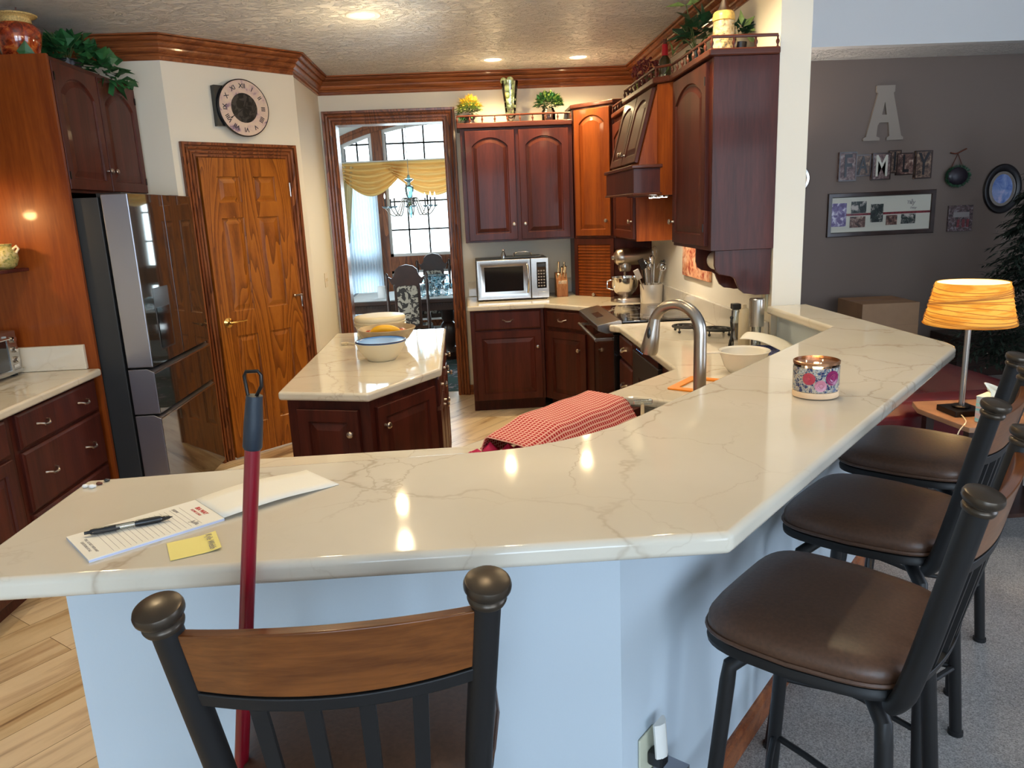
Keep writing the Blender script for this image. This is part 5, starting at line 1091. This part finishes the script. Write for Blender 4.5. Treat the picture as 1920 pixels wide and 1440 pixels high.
mb = foliage(30, (-.03, -.08, .20), .05, .20, .09, .10, .080, up=.2); mb.build('leaves', 'dark_leaf', t)
mb = MB()
for p, d, l_ in (((-.10, .12, .16), (-.2, .1, 1), .11), ((-.10, .12, .14), (.0, .2, 1), .10), ((-.11, .13, .12), (-.3, .3, -.8), .12), ((-.11, .10, .12), (.1, .0, -1), .12), ((-.05, -.05, .15), (-.6, .4, -.6), .14)): mb.leaf(p, d, (1, -.6, .3), l_, .04)
mb.build('pale_leaves', 'light_leaf', t)
mb = MB(); mb.tube(smooth_path([(.0, .0, .14), (-.05, .06, .22), (-.10, .12, .15)], 4), .003, 6); mb.tube(smooth_path([(.0, 0, .14), (-.03, .05, .36), (-.05, .02, .40)], 4), .003, 6); mb.build('vine', 'stem_green', t, smooth=1)
mb = MB()
for p, d, l_ in (((-.05, .02, .395), (-1, .4, .15), .12), ((-.05, .02, .395), (.8, -.3, .25), .08), ((-.05, .02, .39), (-.2, 1, .3), .07)): mb.leaf(p, d, (.3, -1, .6), l_, .038)
mb.build('top_leaves', 'light_leaf', t)
t = thing('potted_ivy', 'small dark-potted green plant right of the beer stein', 'plant', (1.452, 4.075, 2.337))
MB().lathe([(.001, 0), (.030, 0), (.036, .09), (.033, .09), (.001, .08)], n=20).build('pot', 'pot_dark', t, smooth=1)
foliage(40, (0, -.0, .13), .055, .05, .05, .055, .045, up=.3).build('leaves', 'dark_leaf', t)
mb = MB()
for p, d, l_ in (((.0, -.02, .17), (-.05, 0, 1), .075), ((.01, -.02, .16), (.8, -.1, .7), .08), ((.02, -.02, .14), (1, -.3, .1), .06), ((.03, -.02, .11), (.9, -.3, -.5), .06)): mb.leaf(p, d, (0, -1, .2), l_, .030)
mb.build('tall_leaves', 'light_leaf', t)
t = thing('wine_bottle', 'glass bottle of peppers with red foil neck on the range hood top', 'bottle', (1.325, 5.07, 2.337))
MB().lathe([(.001, 0), (.037, 0), (.040, .005), (.040, .165), (.036, .19), (.020, .212), (.0155, .222)], n=28).build('glass', 'olive_glass', t, smooth=1)
MB().lathe([(.0150, .215), (.0205, .218), (.0185, .280), (.016, .284)], n=24).build('foil', 'foil_red', t, smooth=1); MB().lathe([(.012, .284), (.0125, .315), (.001, .316)], n=16).build('cork', 'book_brown', t, smooth=1)
t = thing('berry_bush', 'round bush of dark red berries beyond the red-necked bottle', 'plant', (1.36, 5.66, 2.337))
MB().lathe([(.001, 0), (.045, 0), (.055, .09), (.05, .09), (.001, .08)], n=20).build('pot', 'white_ceramic', t, smooth=1)
mb = MB()
for i in range(330):
    d = Vector((rnd.gauss(0, 1), rnd.gauss(0, 1), rnd.gauss(0, 1))).normalized()*rnd.uniform(.6, 1); mb.sphere((d.x*.115, d.y*.15, .215+d.z*.10), rnd.uniform(.006, .010), 6)
o = mb.build('berries', 'berry', t, smooth=1); o['kind'] = 'stuff'
foliage(70, (-.03, .12, .09), .06, .10, .07, .04, .022).build('leaves', 'light_leaf', t); stems(20, (0, 0, .08), .10, .16, 'book').build('stem', 'book_brown', t) if 'book' in MATS else stems(20, (0, 0, .08), .10, .16).build('stem', 'stem_green', t)
# living room wall
Wy = 6.8
LA = thing('letter_sign', 'large taupe wooden letter A hung high on the living room wall', 'wall letter', (3.725, Wy, 2.10))
xs = [(-.178, 0), (-.178, .022), (-.155, .035), (-.068, .395), (-.083, .405), (-.083, .458), (.083, .458), (.083, .405), (.070, .395), (.165, .035), (.183, .022), (.183, 0), (.035, 0), (.035, .022), (.056, .035), (.045, .125), (.040, .150), (-.040, .150), (-.055, .125), (-.062, .035), (-.030, .022), (-.030, 0)]
ap_ = [(-.022, .215), (.022, .215), (.0, .325)]
mb = MB().prismY(xs, -.022, -.002).build('letter', 'letter_taupe', LA)
cut = MB().prismY(ap_, -.05, .05).build('cut', 'letter_taupe'); cut.location = LA.location; mb.parent = None; mb.location = LA.location; bpy.context.view_layer.update(); boolcut(mb, cut); mb.parent = LA; mb.location = (0, 0, 0)
fl = [('F', 3.335, 3.475, 1.762, 2.012, 'tile_plum', -.030), ('A', 3.470, 3.595, 1.800, 1.985, 'tile_brown', -.018), ('M', 3.600, 3.750, 1.762, 1.992, 'tile_plum', -.034), ('I', 3.735, 3.835, 1.815, 2.012, 'tile_brown', -.018), ('L', 3.800, 3.940, 1.795, 1.985, 'photo_brown', -.024), ('Y', 3.945, 4.080, 1.758, 1.998, 'tile_brown', -.034)]
words = {'F': 'leftmost', 'A': 'second from left', 'M': 'third from left', 'I': 'fourth from left', 'L': 'fifth from left', 'Y': 'rightmost'}
for i, (s_, x0, x1, z0, z1, mt, yo) in enumerate(fl):
    k = 4.185/4.08; x0, x1 = 3.335+(x0-3.335)*(.85/.745), 3.335+(x1-3.335)*(.85/.745)
    t = thing('letter_plaque', 'brown plaque with letter %s, %s of the six on the living room wall' % (s_, words[s_].replace(' from left','')), 'wall plaque', ((x0+x1)/2, Wy, (z0+z1)/2), 0, 'six letter plaques')
    w_, h_ = (x1-x0)/2, (z1-z0)/2
    MB().box(-w_, yo, -h_, w_, -.002, h_).build('board', mt, t, bevel=.002)
    mb = MB(); Y = lambda pl, y: [(p[0], y, p[1]) for p in pl]; o1 = [(-w_, -h_), (w_, -h_), (w_, h_), (-w_, h_)]
    mb.rings([Y(o1, yo), Y(o1, yo-.004), Y(inset(o1, .009), yo-.004), Y(inset(o1, .009), yo)], False, False); mb.build('border', 'dark_wood', t)
    o = text_mesh(s_, h_*2.25, 'letter', 'white_plastic' if s_ == 'M' else 'frame_black', t, .0012, bold=.003); o.matrix_basis = Matrix.Translation((0, yo-.002, -.004)) @ Matrix.Rotation(pi/2, 4, 'X') @ Matrix.Diagonal((.62, 1, 1, 1))
    if s_ == 'M': o.data.materials[0] = MATS['mat_cream']
t = thing('photo_frame', 'long dark collage picture frame with family photos on the living room wall', 'picture frame', (3.758, Wy, 1.467))
w_, h_ = .498, .192; Y = lambda pl, y: [(p[0], y, p[1]) for p in pl]; o1 = [(-w_, -h_), (w_, -h_), (w_, h_), (-w_, h_)]
mb = MB(); mb.rings([Y(o1, -.002), Y(o1, -.022), Y(inset(o1, .004), -.026), Y(inset(o1, .034), -.024), Y(inset(o1, .040), -.012), Y(inset(o1, .040), -.006)], False, False); mb.build('frame', 'dark_wood', t, bevel=.001)
MB().box(-.465, -.010, -.158, .465, -.003, .158).build('mat_board', 'mat_cream', t); MB().box(-.465, -.0115, -.010, .465, -.0098, .010).build('red_band', 'berry', t)
for x0, x1, z0, z1, mt in ((-.395, -.265, -.10, .105, 'photo_violet'), (-.23, -.115, .012, .115, 'photo_dark'), (-.235, -.118, -.115, -.018, 'photo_brown'), (-.08, .015, -.075, .085, 'photo_dark'), (.04, .125, -.105, -.018, 'photo_brown'), (.155, .265, -.10, -.015, 'photo_dark')):
    mb = MB().box(x0*1.22, -.014, z0, x1*1.22, -.0115, z1); mb.build('photo', mt, t)
o = text_mesh('Family', .062, 'script', 'ink_grey', t, .0006, spacing=.85); o.matrix_basis = Matrix.Translation((.245, -.0105, .095)) @ Matrix.Rotation(pi/2, 4, 'X') @ Matrix(((1, .25, 0, 0), (0, 1, 0, 0), (0, 0, 1, 0), (0, 0, 0, 1)))
o = text_mesh('forever', .040, 'script', 'ink_grey', t, .0006, spacing=.85); o.matrix_basis = Matrix.Translation((.28, -.0105, .042)) @ Matrix.Rotation(pi/2, 4, 'X') @ Matrix(((1, .25, 0, 0), (0, 1, 0, 0), (0, 0, 1, 0), (0, 0, 0, 1)))
t = thing('hanging_wreath', 'small dark green wreath basket hung by twine beside the plaques', 'wreath', (4.43, Wy-.002, 1.765))
mb = MB(); mb.sphere((0, -.03, 0), .098, 18, .80, 1, .28); mb.build('basket', 'pot_dark', t, smooth=1)
mb = MB()
for i in range(150): a = rnd.uniform(0, 2*pi); mb.leaf((.092*cos(a), -.03+rnd.uniform(-.02, .01), .075*sin(a)), (cos(a)+rnd.uniform(-.7, .7), -.4, sin(a)+rnd.uniform(-.7, .7)), (0, -1, .2), .030, .014)
mb.build('greenery', 'dark_leaf', t)
mb = MB(); mb.tube([(-.065, -.02, .05), (.0, -.012, .195), (.065, -.02, .05)], .0045, 6); mb.tube([(-.07, -.015, .205), (-.03, -.015, .195), (0, -.015, .20), (.03, -.015, .215), (.075, -.015, .235)], .006, 6); mb.build('twine', 'book_brown', t)
t = thing('oval_frame', 'oval portrait in a thick black frame beside the Christmas tree', 'picture frame', (4.878, Wy, 1.637))
MB().lathe([(.125, .002), (.175, .002), (.180, .012), (.172, .026), (.150, .030), (.130, .020), (.125, .008)], n=48, axis='y', sx=1, sy=1.22).build('frame', 'frame_black', t, smooth=1)
MB().lathe([(.001, .003), (.128, .003), (.128, .009), (.001, .009)], n=48, axis='y', sx=1, sy=1.22).build('mat_board', 'mirror_silver', t); MB().lathe([(.001, .009), (.095, .009), (.095, .011), (.001, .011)], n=40, axis='y', sx=1, sy=1.35).build('portrait', 'photo_blue', t)
t = thing('small_picture', 'small square quilt-patterned picture under the hanging wreath', 'picture', (4.503, Wy, 1.392))
MB().box(-.115, -.018, -.115, .115, -.002, .115).build('canvas', 'quilt', t, bevel=.002)
MB().box(-.07, -.020, .01, .08, -.018, .055).build('banner', 'ink_grey', t); 
for x in (-.02, .03, .07): MB().box(x-.012, -.020, -.08, x+.012, -.018, -.01).build('figure', 'berry', t)
t = thing('round_mirror', 'round silver-rimmed wall mirror partly hidden by the column', 'mirror', (2.955, Wy, 1.80))
MB().lathe([(.085, .002), (.125, .002), (.130, .014), (.118, .026), (.098, .022), (.088, .008)], n=40, axis='y').build('frame', 'mirror_silver', t, smooth=1); MB().lathe([(.001, .003), (.09, .003), (.09, .008), (.001, .008)], n=36, axis='y').build('glass', 'chrome', t)
# ------------------------------------------------------------------ living room furniture
t = thing('side_table', 'small light-topped side table holding the lamp behind the bar stools', 'side table', (2.19, 3.13, .012))
MB().prism([(0, .37), (.03, .02), (.10, 0), (.62, -.05), (.66, .45), (.05, .50)], .562, .588).build('table_top', 'table_wood', t, bevel=.004)
for x, y in ((.08, .08), (.56, .02), (.58, .40), (.09, .42)): MB().box(x-.02, y-.02, 0, x+.02, y+.02, .562).build('leg', 'dark_wood', t)
MB().box(.06, .05, .12, .60, .40, .14).build('shelf', 'dark_wood', t)
t = thing('table_lamp', 'lit table lamp with wrapped orange shade and silver post', 'lamp', (2.335, 3.385, .600))
mb = MB(); mb.box(-.075, -.075, 0, .075, .075, .028); mb.build('base', 'dark_metal', t, bevel=.003); MB().lathe([(.001, .028), (.040, .028), (.042, .036), (.036, .042), (.001, .042)], n=24).build('base_collar', 'dark_metal', t, smooth=1)
MB().tube([(0, 0, .04), (0, 0, .50)], .0135, 16).build('post', 'brushed_nickel', t, smooth=1)
def shade(u, v):
    a = 2*pi*u; r = .192-.040*v; z = .438+.192*v; r += .0012*sin(2*pi*(v*9+.6*sin(a*2)+.3*sin(a*3+1))); return (r*cos(a), r*sin(a), z+.0*sin(a))
mb = MB().grid(shade, 72, 60); sh = mb.build('lamp_shade', 'lamp_fabric', t, smooth=1)
MB().tube([(.194*cos(k*pi/24), .194*sin(k*pi/24), .437) for k in range(48)], .003, 6, True).build('lower_rim', 'lamp_fabric', sh, smooth=1)
MB().grid(lambda u, v: ((.186-.040*v)*cos(2*pi*u), (.186-.040*v)*sin(2*pi*u), .440+.188*v), 48, 4).build('liner', 'shade_liner', sh, smooth=1)
for k in range(15):
    a0 = k*2.4; tl = .012+.016*((k*7) % 5)/5; zc = .455+.163*((k*0.618) % 1)
    MB().tube([((.1955-.040*((zc+tl*sin(2*pi*j/36+a0)-.438)/.192))*cos(2*pi*j/36), (.1955-.040*((zc+tl*sin(2*pi*j/36+a0)-.438)/.192))*sin(2*pi*j/36), min(.628, max(.44, zc+tl*sin(2*pi*j/36+a0)))) for j in range(36)], .0016, 5, True).build('wrap_band', 'wrap_string', sh, smooth=1)
mb = MB(); mb.sphere((0, 0, .515), .030, 14, 1.3); mb.build('bulb', 'lamp_bulb', t, smooth=1)
mb = MB()
for k in range(3): a = k*2*pi/3; mb.tube([(0, 0, .50), (.172*cos(a), .172*sin(a), .50)], .0025, 6)
mb.build('spider', 'dark_metal', t)
l = bpy.data.lights.new('lamp', 'POINT'); l.energy = 19; l.color = (1, .62, .27); l.shadow_soft_size = .04; lo = bpy.data.objects.new('lamp_light', l); COL.objects.link(lo); lo.location = (0, 0, .505); lo.parent = t
mb = MB().tube(smooth_path([(2.29, 3.315, .612), (2.262, 3.245, .612), (2.235, 3.200, .606), (2.185, 3.175, .56), (2.165, 3.165, .42), (2.18, 3.17, .25), (2.26, 3.11, .03)], 5), .0028, 6)
one(mb, 'power_cord', 'ivory', 'pale lamp cord hanging over the table edge', 'cord', smooth=1)
t = thing('tissue_box', 'cube tissue box with pastel landscape print beside the lamp', 'tissue box', (2.375, 3.215, .601), radians(33))
MB().box(-.056, -.056, 0, .056, .056, .122).build('box', 'tissue_art', t, bevel=.002); MB().box(-.0563, -.0563, .1195, .0563, .0563, .1225).build('box_top', 'white_plastic', t)
def tis(u, v):
    a = (u-.5)*2.6; r = .020+.050*v; return (r*sin(a)*1.1+.012*sin(v*5), .018*sin(u*7)*v+.010*cos(u*4), .122+.070*v*(.75+.35*sin(u*6.2+.5))-.02*max(0, v-.7)*sin(u*9))
mb = MB().grid(tis, 22, 10); v2 = [(-y*.9+.008, x*.75, z*.96+.004) for x, y, z in mb.v]; mb.add(v2, mb.f[:]); mb.build('tissue', 'tissue', t, smooth=1, solid=.001)
t = thing('leather_sofa', 'dark red leather sofa behind the lamp table', 'sofa', (1.93, 3.66, .012))
MB().box(0, .0, .10, .98, 1.9, .40).build('base', 'red_leather', t, bevel=.03, seg=4)
MB().rings([[(.0+.01*k, y, z) for y, z in [(.0, .30), (-.02, .40), (-.02, .50), (.03, .565), (.12, .585), (.21, .565), (.26, .50), (.26, .40), (.24, .30)]] for k in (0, 97)]).build('arm', 'red_leather', t, bevel=.015, seg=3)
MB().box(.02, .27, .38, .72, 1.05, .50).build('seat_cushion', 'red_leather', t, bevel=.05, seg=4); MB().box(.02, 1.06, .38, .72, 1.85, .50).build('seat_cushion', 'red_leather', t, bevel=.05, seg=4)
MB().prismY([(.70, .30), (1.00, .25), (1.02, .60), (.90, .61), (.72, .48)], .02, 1.9).build('back', 'red_leather', t, bevel=.05, seg=4)
for x in (.08, .9):
    for y in (.08, 1.8): MB().box(x-.03, y-.03, 0, x+.03, y+.03, .10).build('foot', 'dark_wood', t)
t = thing('cardboard_box', 'large closed cardboard box against the living room wall', 'box', (3.53, 6.34, .012), radians(-3))
MB().box(-.24, -.24, 0, .24, .24, .735).build('carton', 'cardboard', t, bevel=.003); MB().box(-.242, -.03, .735, .242, .03, .7365).build('tape', 'tape_brown', t); MB().box(-.2405, -.242, .55, .2405, -.24, .552).build('crease', 'tape_brown', t)
t = thing('christmas_tree', 'dark green artificial Christmas tree at the right edge of the living room', 'Christmas tree', (4.42, 5.55, .012))
MB().tube([(0, 0, .10), (0, 0, 2.1)], .03, 8, rs=[.035, .01]).build('trunk', 'dark_wood', t)
mb = MB(); rn = random.Random(5)
for i in range(760):
    z = .35+1.75*(rn.random()**1.25); R = .80*(1-(z-.2)/2.05)+.03; a = rn.uniform(0, 2*pi); q = rn.uniform(.55, 1)*R
    base = Vector((q*.25*cos(a), q*.25*sin(a), z+.06)); tip = Vector((q*cos(a), q*sin(a), z-.10+.05*rn.random())); d = tip-base
    nn = 15
    for k in range(nn):
        p = base+d*(.25+.75*k/nn); s_ = Vector((-sin(a), cos(a), 0))*(1 if k % 2 else -1)
        mb.leaf(p, d.normalized()*.7+s_*.8+Vector((0, 0, rn.uniform(-.3, .5))), (0, 0, 1), .095*rn.uniform(.7, 1.2), .020, .0)
o = mb.build('needles', 'pine', t); o['kind'] = 'stuff'
mb = MB()
for k in range(3): a = k*2.1; mb.tube([(0, 0, .12), (.28*cos(a), .28*sin(a), .012)], .012, 6)
mb.build('stand', 'dark_metal', t)
mb = MB()
for i in range(150):
    z = .4+1.5*rn.random(); R = (.80*(1-(z-.2)/2.05)+.03)*rn.uniform(.75, 1.0); a = rn.uniform(0, 2*pi); mb.sphere((R*cos(a), R*sin(a), z-.08), .0045, 6)
o = mb.build('tinsel', 'chrome', t); o['kind'] = 'stuff'
t = thing('low_cabinet', 'low dark wooden cabinet along the living room wall behind the lamp', 'cabinet', (4.35, 6.35, .012))
MB().box(-.05, 0, 0, 1.5, .42, .36).build('body', 'dark_wood', t, bevel=.004)
t = thing('fill_uplighter', 'added unseen uplighter behind the column, fill for the living room ceiling', 'lamp', (2.12, 6.42, .012))  # unseen lamp, added to brighten the living room ceiling and upper wall
MB().lathe([(.001, 0), (.13, 0), (.13, .015), (.02, .03), (.012, .05), (.012, 1.70), (.02, 1.72)], n=20).build('stand', 'dark_metal', t, smooth=1); MB().lathe([(.02, 1.70), (.10, 1.74), (.16, 1.82), (.156, 1.82), (.095, 1.75), (.001, 1.72)], n=24).build('bowl_shade', 'mirror_silver', t, smooth=1)
l = bpy.data.lights.new('uplight', 'SPOT'); l.energy = 26; l.color = (1, .86, .72); l.spot_size = radians(165); l.spot_blend = .5; l.shadow_soft_size = .05; lo = bpy.data.objects.new('uplight_fill', l); COL.objects.link(lo); lo.location = (0, 0, 1.80); lo.rotation_euler = (pi, 0, 0); lo.parent = t
# ------------------------------------------------------------------ dining room
t = thing('dining_table', 'dark carved dining table with lace runner seen through the doorway', 'dining table', (0, 0, .003))
MB().box(-1.35, 8.12, .70, 1.15, 9.15, .745).build('table_top', 'dark_wood', t, bevel=.008, seg=3); mb = MB(); mb.box(-1.28, 8.17, .615, 1.08, 9.10, .70)
for k in range(78): mb.box(-1.27+k*.03, 8.162, .66, -1.255+k*.03, 8.17, .69)
mb.build('apron', 'dark_wood', t)
for x in (-.25, .75, -1.1): MB().lathe([(.10, 0), (.12, .04), (.07, .08), (.06, .14), (.085, .20), (.095, .34), (.085, .40), (.055, .43), (.075, .47), (.07, .55), (.10, .60), (.10, .62)], (x, 8.6, 0), 20).build('turned_leg', 'dark_wood', t, smooth=1)
MB().box(-1.1, 8.55, .08, .8, 8.65, .14).build('stretcher', 'dark_wood', t, bevel=.01)
one(MB().grid(lambda u, v: (-1.30+2.35*u, 8.16+.95*v, .7505+.0015*sin(u*60)*sin(v*24)), 60, 24), 'lace_tablecloth', 'linen', 'white lace cloth over the dining table', 'tablecloth', smooth=1, solid=.002)
def dining_chair(label, loc, rz):
    t = thing('dining_chair', label, 'dining chair', loc, rz, 'carved dining chairs')
    for s_ in (-1, 1):
        MB().lathe([(.020, 0), (.024, .10), (.020, .45), (.022, .46), (.016, .52), (.022, .60), (.016, .66), (.018, .78), (.013, .86), (.020, .93), (.020, .98), (.012, 1.00), (.020, 1.04), (.012, 1.065), (.001, 1.075)], (s_*.20, -.20, 0), 12).build('back_post', 'dark_wood', t, smooth=1)
        MB().lathe([(.025, 0), (.020, .05), (.028, .15), (.020, .25), (.026, .38), (.024, .44)], (s_*.20, .20, 0), 12).build('leg', 'dark_wood', t, smooth=1)
    MB().prismY([(-.19, 1.04), (-.15, .955), (-.12, .955), (-.115, .93), (.115, .93), (.12, .955), (.15, .955), (.19, 1.04), (.15, 1.015), (.125, 1.045), (.11, 1.10), (.07, 1.135), (0, 1.15), (-.07, 1.135), (-.11, 1.10), (-.125, 1.045), (-.15, 1.015)], -.215, -.185).build('crest', 'dark_wood', t, bevel=.004)
    mb = MB(); mb.prismY(rrect(-.132, .50, .132, .97, .04, 4), -.212, -.188); mb.build('back_frame', 'dark_wood', t, bevel=.003); mb = MB(); mb.prismY(rrect(-.104, .525, .104, .94, .04, 4), -.226, -.174); mb.build('back_upholstery', 'damask', t, bevel=.006)
    MB().box(-.19, -.21, .50, .19, -.19, .53).build('lower_rail', 'dark_wood', t)
    MB().box(-.23, -.22, .40, .23, .24, .45).build('seat_rail', 'dark_wood', t, bevel=.006); MB().box(-.215, -.18, .445, .215, .23, .50).build('seat_upholstery', 'damask', t, bevel=.02, seg=4)
    MB().box(-.19, -.01, .16, .19, .02, .19).build('stretcher', 'dark_wood', t)
    return t
c1 = dining_chair('carved high-back dining chair with scroll upholstery, nearest the doorway', (-.615, 7.90, .003), 0)
dup(c1, (-.425, 9.42, .003), pi, 'carved high-back dining chair on the window side of the table')
t = thing('candle_pot', 'white candle pot on the dining table', 'candle', (-.95, 8.42, .754)); MB().lathe([(.001, 0), (.048, 0), (.052, .06), (.05, .13), (.044, .13), (.001, .12)], n=20).build('pot', 'linen', t, smooth=1)
rn = random.Random(3); k = 0
t0 = thing('crystal_goblet', 'cut crystal goblet in the crowd of glassware on the dining table', 'glass', (-.42, 8.4, .754), 0, 'crystal glassware on the table')
MB().lathe([(.001, 0), (.030, 0), (.028, .004), (.005, .010), (.005, .050), (.014, .058), (.028, .075), (.032, .115), (.029, .115), (.024, .078), (.001, .062)], n=12).build('glass', 'crystal_blue', t0)
for i in range(26):
    x = -.50+.085*(i % 9)+rn.uniform(-.015, .015); y = 8.32+.15*(i//9)+rn.uniform(-.03, .03); dup(t0, (x, y, .754), rn.uniform(0, 3)); 
t = thing('crystal_bowl', 'footed cut crystal bowl standing above the goblets', 'bowl', (-.36, 8.72, .754)); MB().lathe([(.001, 0), (.06, 0), (.05, .01), (.018, .03), (.02, .10), (.05, .12), (.12, .15), (.15, .20), (.145, .20), (.11, .155), (.001, .12)], n=20).build('bowl', 'crystal_blue', t)
mb = t
for q in range(10): a = q*2*pi/10; MB().tube([(.145*cos(a), .145*sin(a), .195), (.15*cos(a), .15*sin(a), .15), (.148*cos(a), .148*sin(a), .12)], .008, 5).build('prism', 'crystal_blue', t)
# chandelier
t = thing('chandelier', 'brass and crystal candle chandelier hanging in the dining room', 'chandelier', (-.585, 8.60, 1.60))
MB().tube([(0, 0, .46), (0, 0, 1.60)], .004, 6).build('chain', 'brushed_nickel', t)
MB().lathe([(.001, 0), (.012, .012), (.008, .03), (.020, .05), (.022, .10), (.012, .12), (.03, .145), (.035, .16), (.02, .18), (.018, .20), (.03, .22), (.045, .26), (.050, .32), (.045, .335), (.02, .35), (.016, .38), (.05, .405), (.055, .415), (.02, .425), (.01, .46)], n=16).build('centre_column', 'crystal_blue', t, smooth=1)
MB().sphere((0, 0, .152), .030, 10).build('hub', 'brass', t, smooth=1)
for i in range(8):
    a = i*pi/4+.2; ca, sa = cos(a), sin(a); r = .275
    arm = MB().tube(smooth_path([(.02*ca, .02*sa, .19), (.075*ca, .075*sa, .215), (.11*ca, .11*sa, .14), (.16*ca, .16*sa, .035), (.22*ca, .22*sa, .045), (r*ca, r*sa, .115)], 4), .0065, 6).build('arm', 'brushed_nickel', t, smooth=1)
    MB().lathe([(.001, .11), (.018, .115), (.038, .132), (.034, .134), (.012, .122), (.008, .13)], (r*ca, r*sa, 0), 12).build('bobeche', 'crystal_blue', arm, smooth=1)
    MB().lathe([(.008, .12), (.0085, .215)], (r*ca, r*sa, 0), 8).build('candle_sleeve', 'dark_metal', arm); MB().lathe([(.004, .215), (.010, .235), (.008, .255), (.001, .275)], (r*ca, r*sa, 0), 8).build('flame_bulb', 'candle_bulb', arm, smooth=1)
# curtains
t = thing('curtain_valance', 'gold fabric swags hung across the dining window', 'curtain', (0, 0, 0))
MB().tube([(-1.62, 9.66, 2.275), (1.22, 9.66, 2.275)], .016, 8).build('curtain_rod', 'white_plastic', t, smooth=1)
def swag(xa, xb, dip, yo):
    def f(u, v):
        x = xa+(xb-xa)*(u*(1-v*0)+0); s_ = sin(pi*u)
        pinch = (u-.5)*(1-.20*v); x = (xa+xb)/2+(xb-xa)*pinch
        z = 2.285-.015-(dip*v)*(.10+.90*s_**1.05)-.10*v*(1-s_)
        y = yo-.02-.035*sin(pi*v)*s_-.085*abs(sin(v*pi*5.5+u*1.2))**1.4*(.35+s_*.65)
        return (x, y, z)
    return MB().grid(f, 40, 64)
for xa, xb, dp, yo in ((-1.60, -.62, .40, 9.64), (-.98, .28, .42, 9.60), (-.1, 1.0, .40, 9.64)): swag(xa, xb, dp, yo).build('swag', 'gold_swag', t, smooth=1)
def drape_(xa, xb, zlow, n=6, yo=9.66, amp=.035, taper=.0, jag=0):
    def f(u, v):
        z = 2.27+(zlow-2.27)*v; x = xa+(xb-xa)*(u*(1-taper*v)); 
        if jag: z = 2.27+((zlow+jag*u)-2.27)*v
        return (x, yo+amp*sin(u*n*2*pi+.6*sin(v*3)), z)
    return MB().grid(f, n*10, 24)
t = thing('window_curtain', 'tan side drape with stepped edge at the left of the dining window', 'curtain', (0, 0, 0)); drape_(-1.66, -1.30, .78, 4, 9.60, .03, .35, .55).build('drape', 'side_drape', t, smooth=1)
t = thing('sheer_curtain', 'white pleated sheer curtain over the left part of the dining window', 'curtain', (0, 0, 0)); drape_(-1.50, -1.06, .04, 12, 9.70, .022).build('sheer', 'sheer_curtain', t, smooth=1)
# ------------------------------------------------------------------ camera, light, world
cam = bpy.data.cameras.new('camera'); co = bpy.data.objects.new('camera', cam); COL.objects.link(co); SC.camera = co
FWv = Vector((0.05048598, 0.97294132, -0.22546918)); RRv = Vector((0.99718072, -0.0616552, -0.04276967)); DDv = Vector((-0.05551372, -0.22267425, -0.97331105))
co.matrix_world = Matrix(((RRv.x, -DDv.x, -FWv.x, 0), (RRv.y, -DDv.y, -FWv.y, 0), (RRv.z, -DDv.z, -FWv.z, 1.65), (0, 0, 0, 1)))
cam.sensor_width = 36; cam.sensor_fit = 'HORIZONTAL'; cam.lens = 36*1417.45584/1920; cam.clip_start = .05; cam.clip_end = 100
w = bpy.data.worlds.new('daylight'); SC.world = w; w.use_nodes = True; bg = w.node_tree.nodes['Background']
bg.inputs[0].default_value = (.86, .96, 1.0, 1); bg.inputs[1].default_value = 3.5
def area(name, loc, rot, sx, sy, e, col, portal=False):
    l = bpy.data.lights.new(name, 'AREA'); l.shape = 'RECTANGLE'; l.size = sx; l.size_y = sy; l.energy = e; l.color = col
    if portal: l.cycles.is_portal = True
    o = bpy.data.objects.new(name, l); COL.objects.link(o); o.location = loc; o.rotation_euler = rot; return o
area("daylight_window_rear", (0, -3.95, 1.45), (radians(90), 0, 0), 2.2, 1.9, 42, (.34, .62, 1.0))
area('daylight_window_rear_wide', (3.2, -3.95, 1.45), (radians(90), 0, 0), 2.6, 1.9, 40, (.50, .72, 1.0))
area('daylight_window_side', (6.4, .4, 1.6), (radians(90), 0, radians(90)), 3.0, 2.0, 75, (.66, .80, 1.0))
area('daylight_window_high', (3.2, -3.95, 3.0), (radians(72), 0, 0), 2.6, .9, 42, (.8, .88, 1.0))
area('dining_portal', (-.2, 10.0, 1.55), (radians(-90), 0, 0), 2.5, 2.6, 1, (1, 1, 1), True)
area('dining_daylight', (-.2, 9.97, 1.6), (radians(-90), 0, 0), 2.4, 2.4, 80, (.62, .86, 1.0))
SC.view_settings.view_transform = 'Standard'; SC.view_settings.look = 'None'; SC.view_settings.gamma = 1; SC.view_settings.use_curve_mapping = False
SC.view_settings.exposure = 0.68
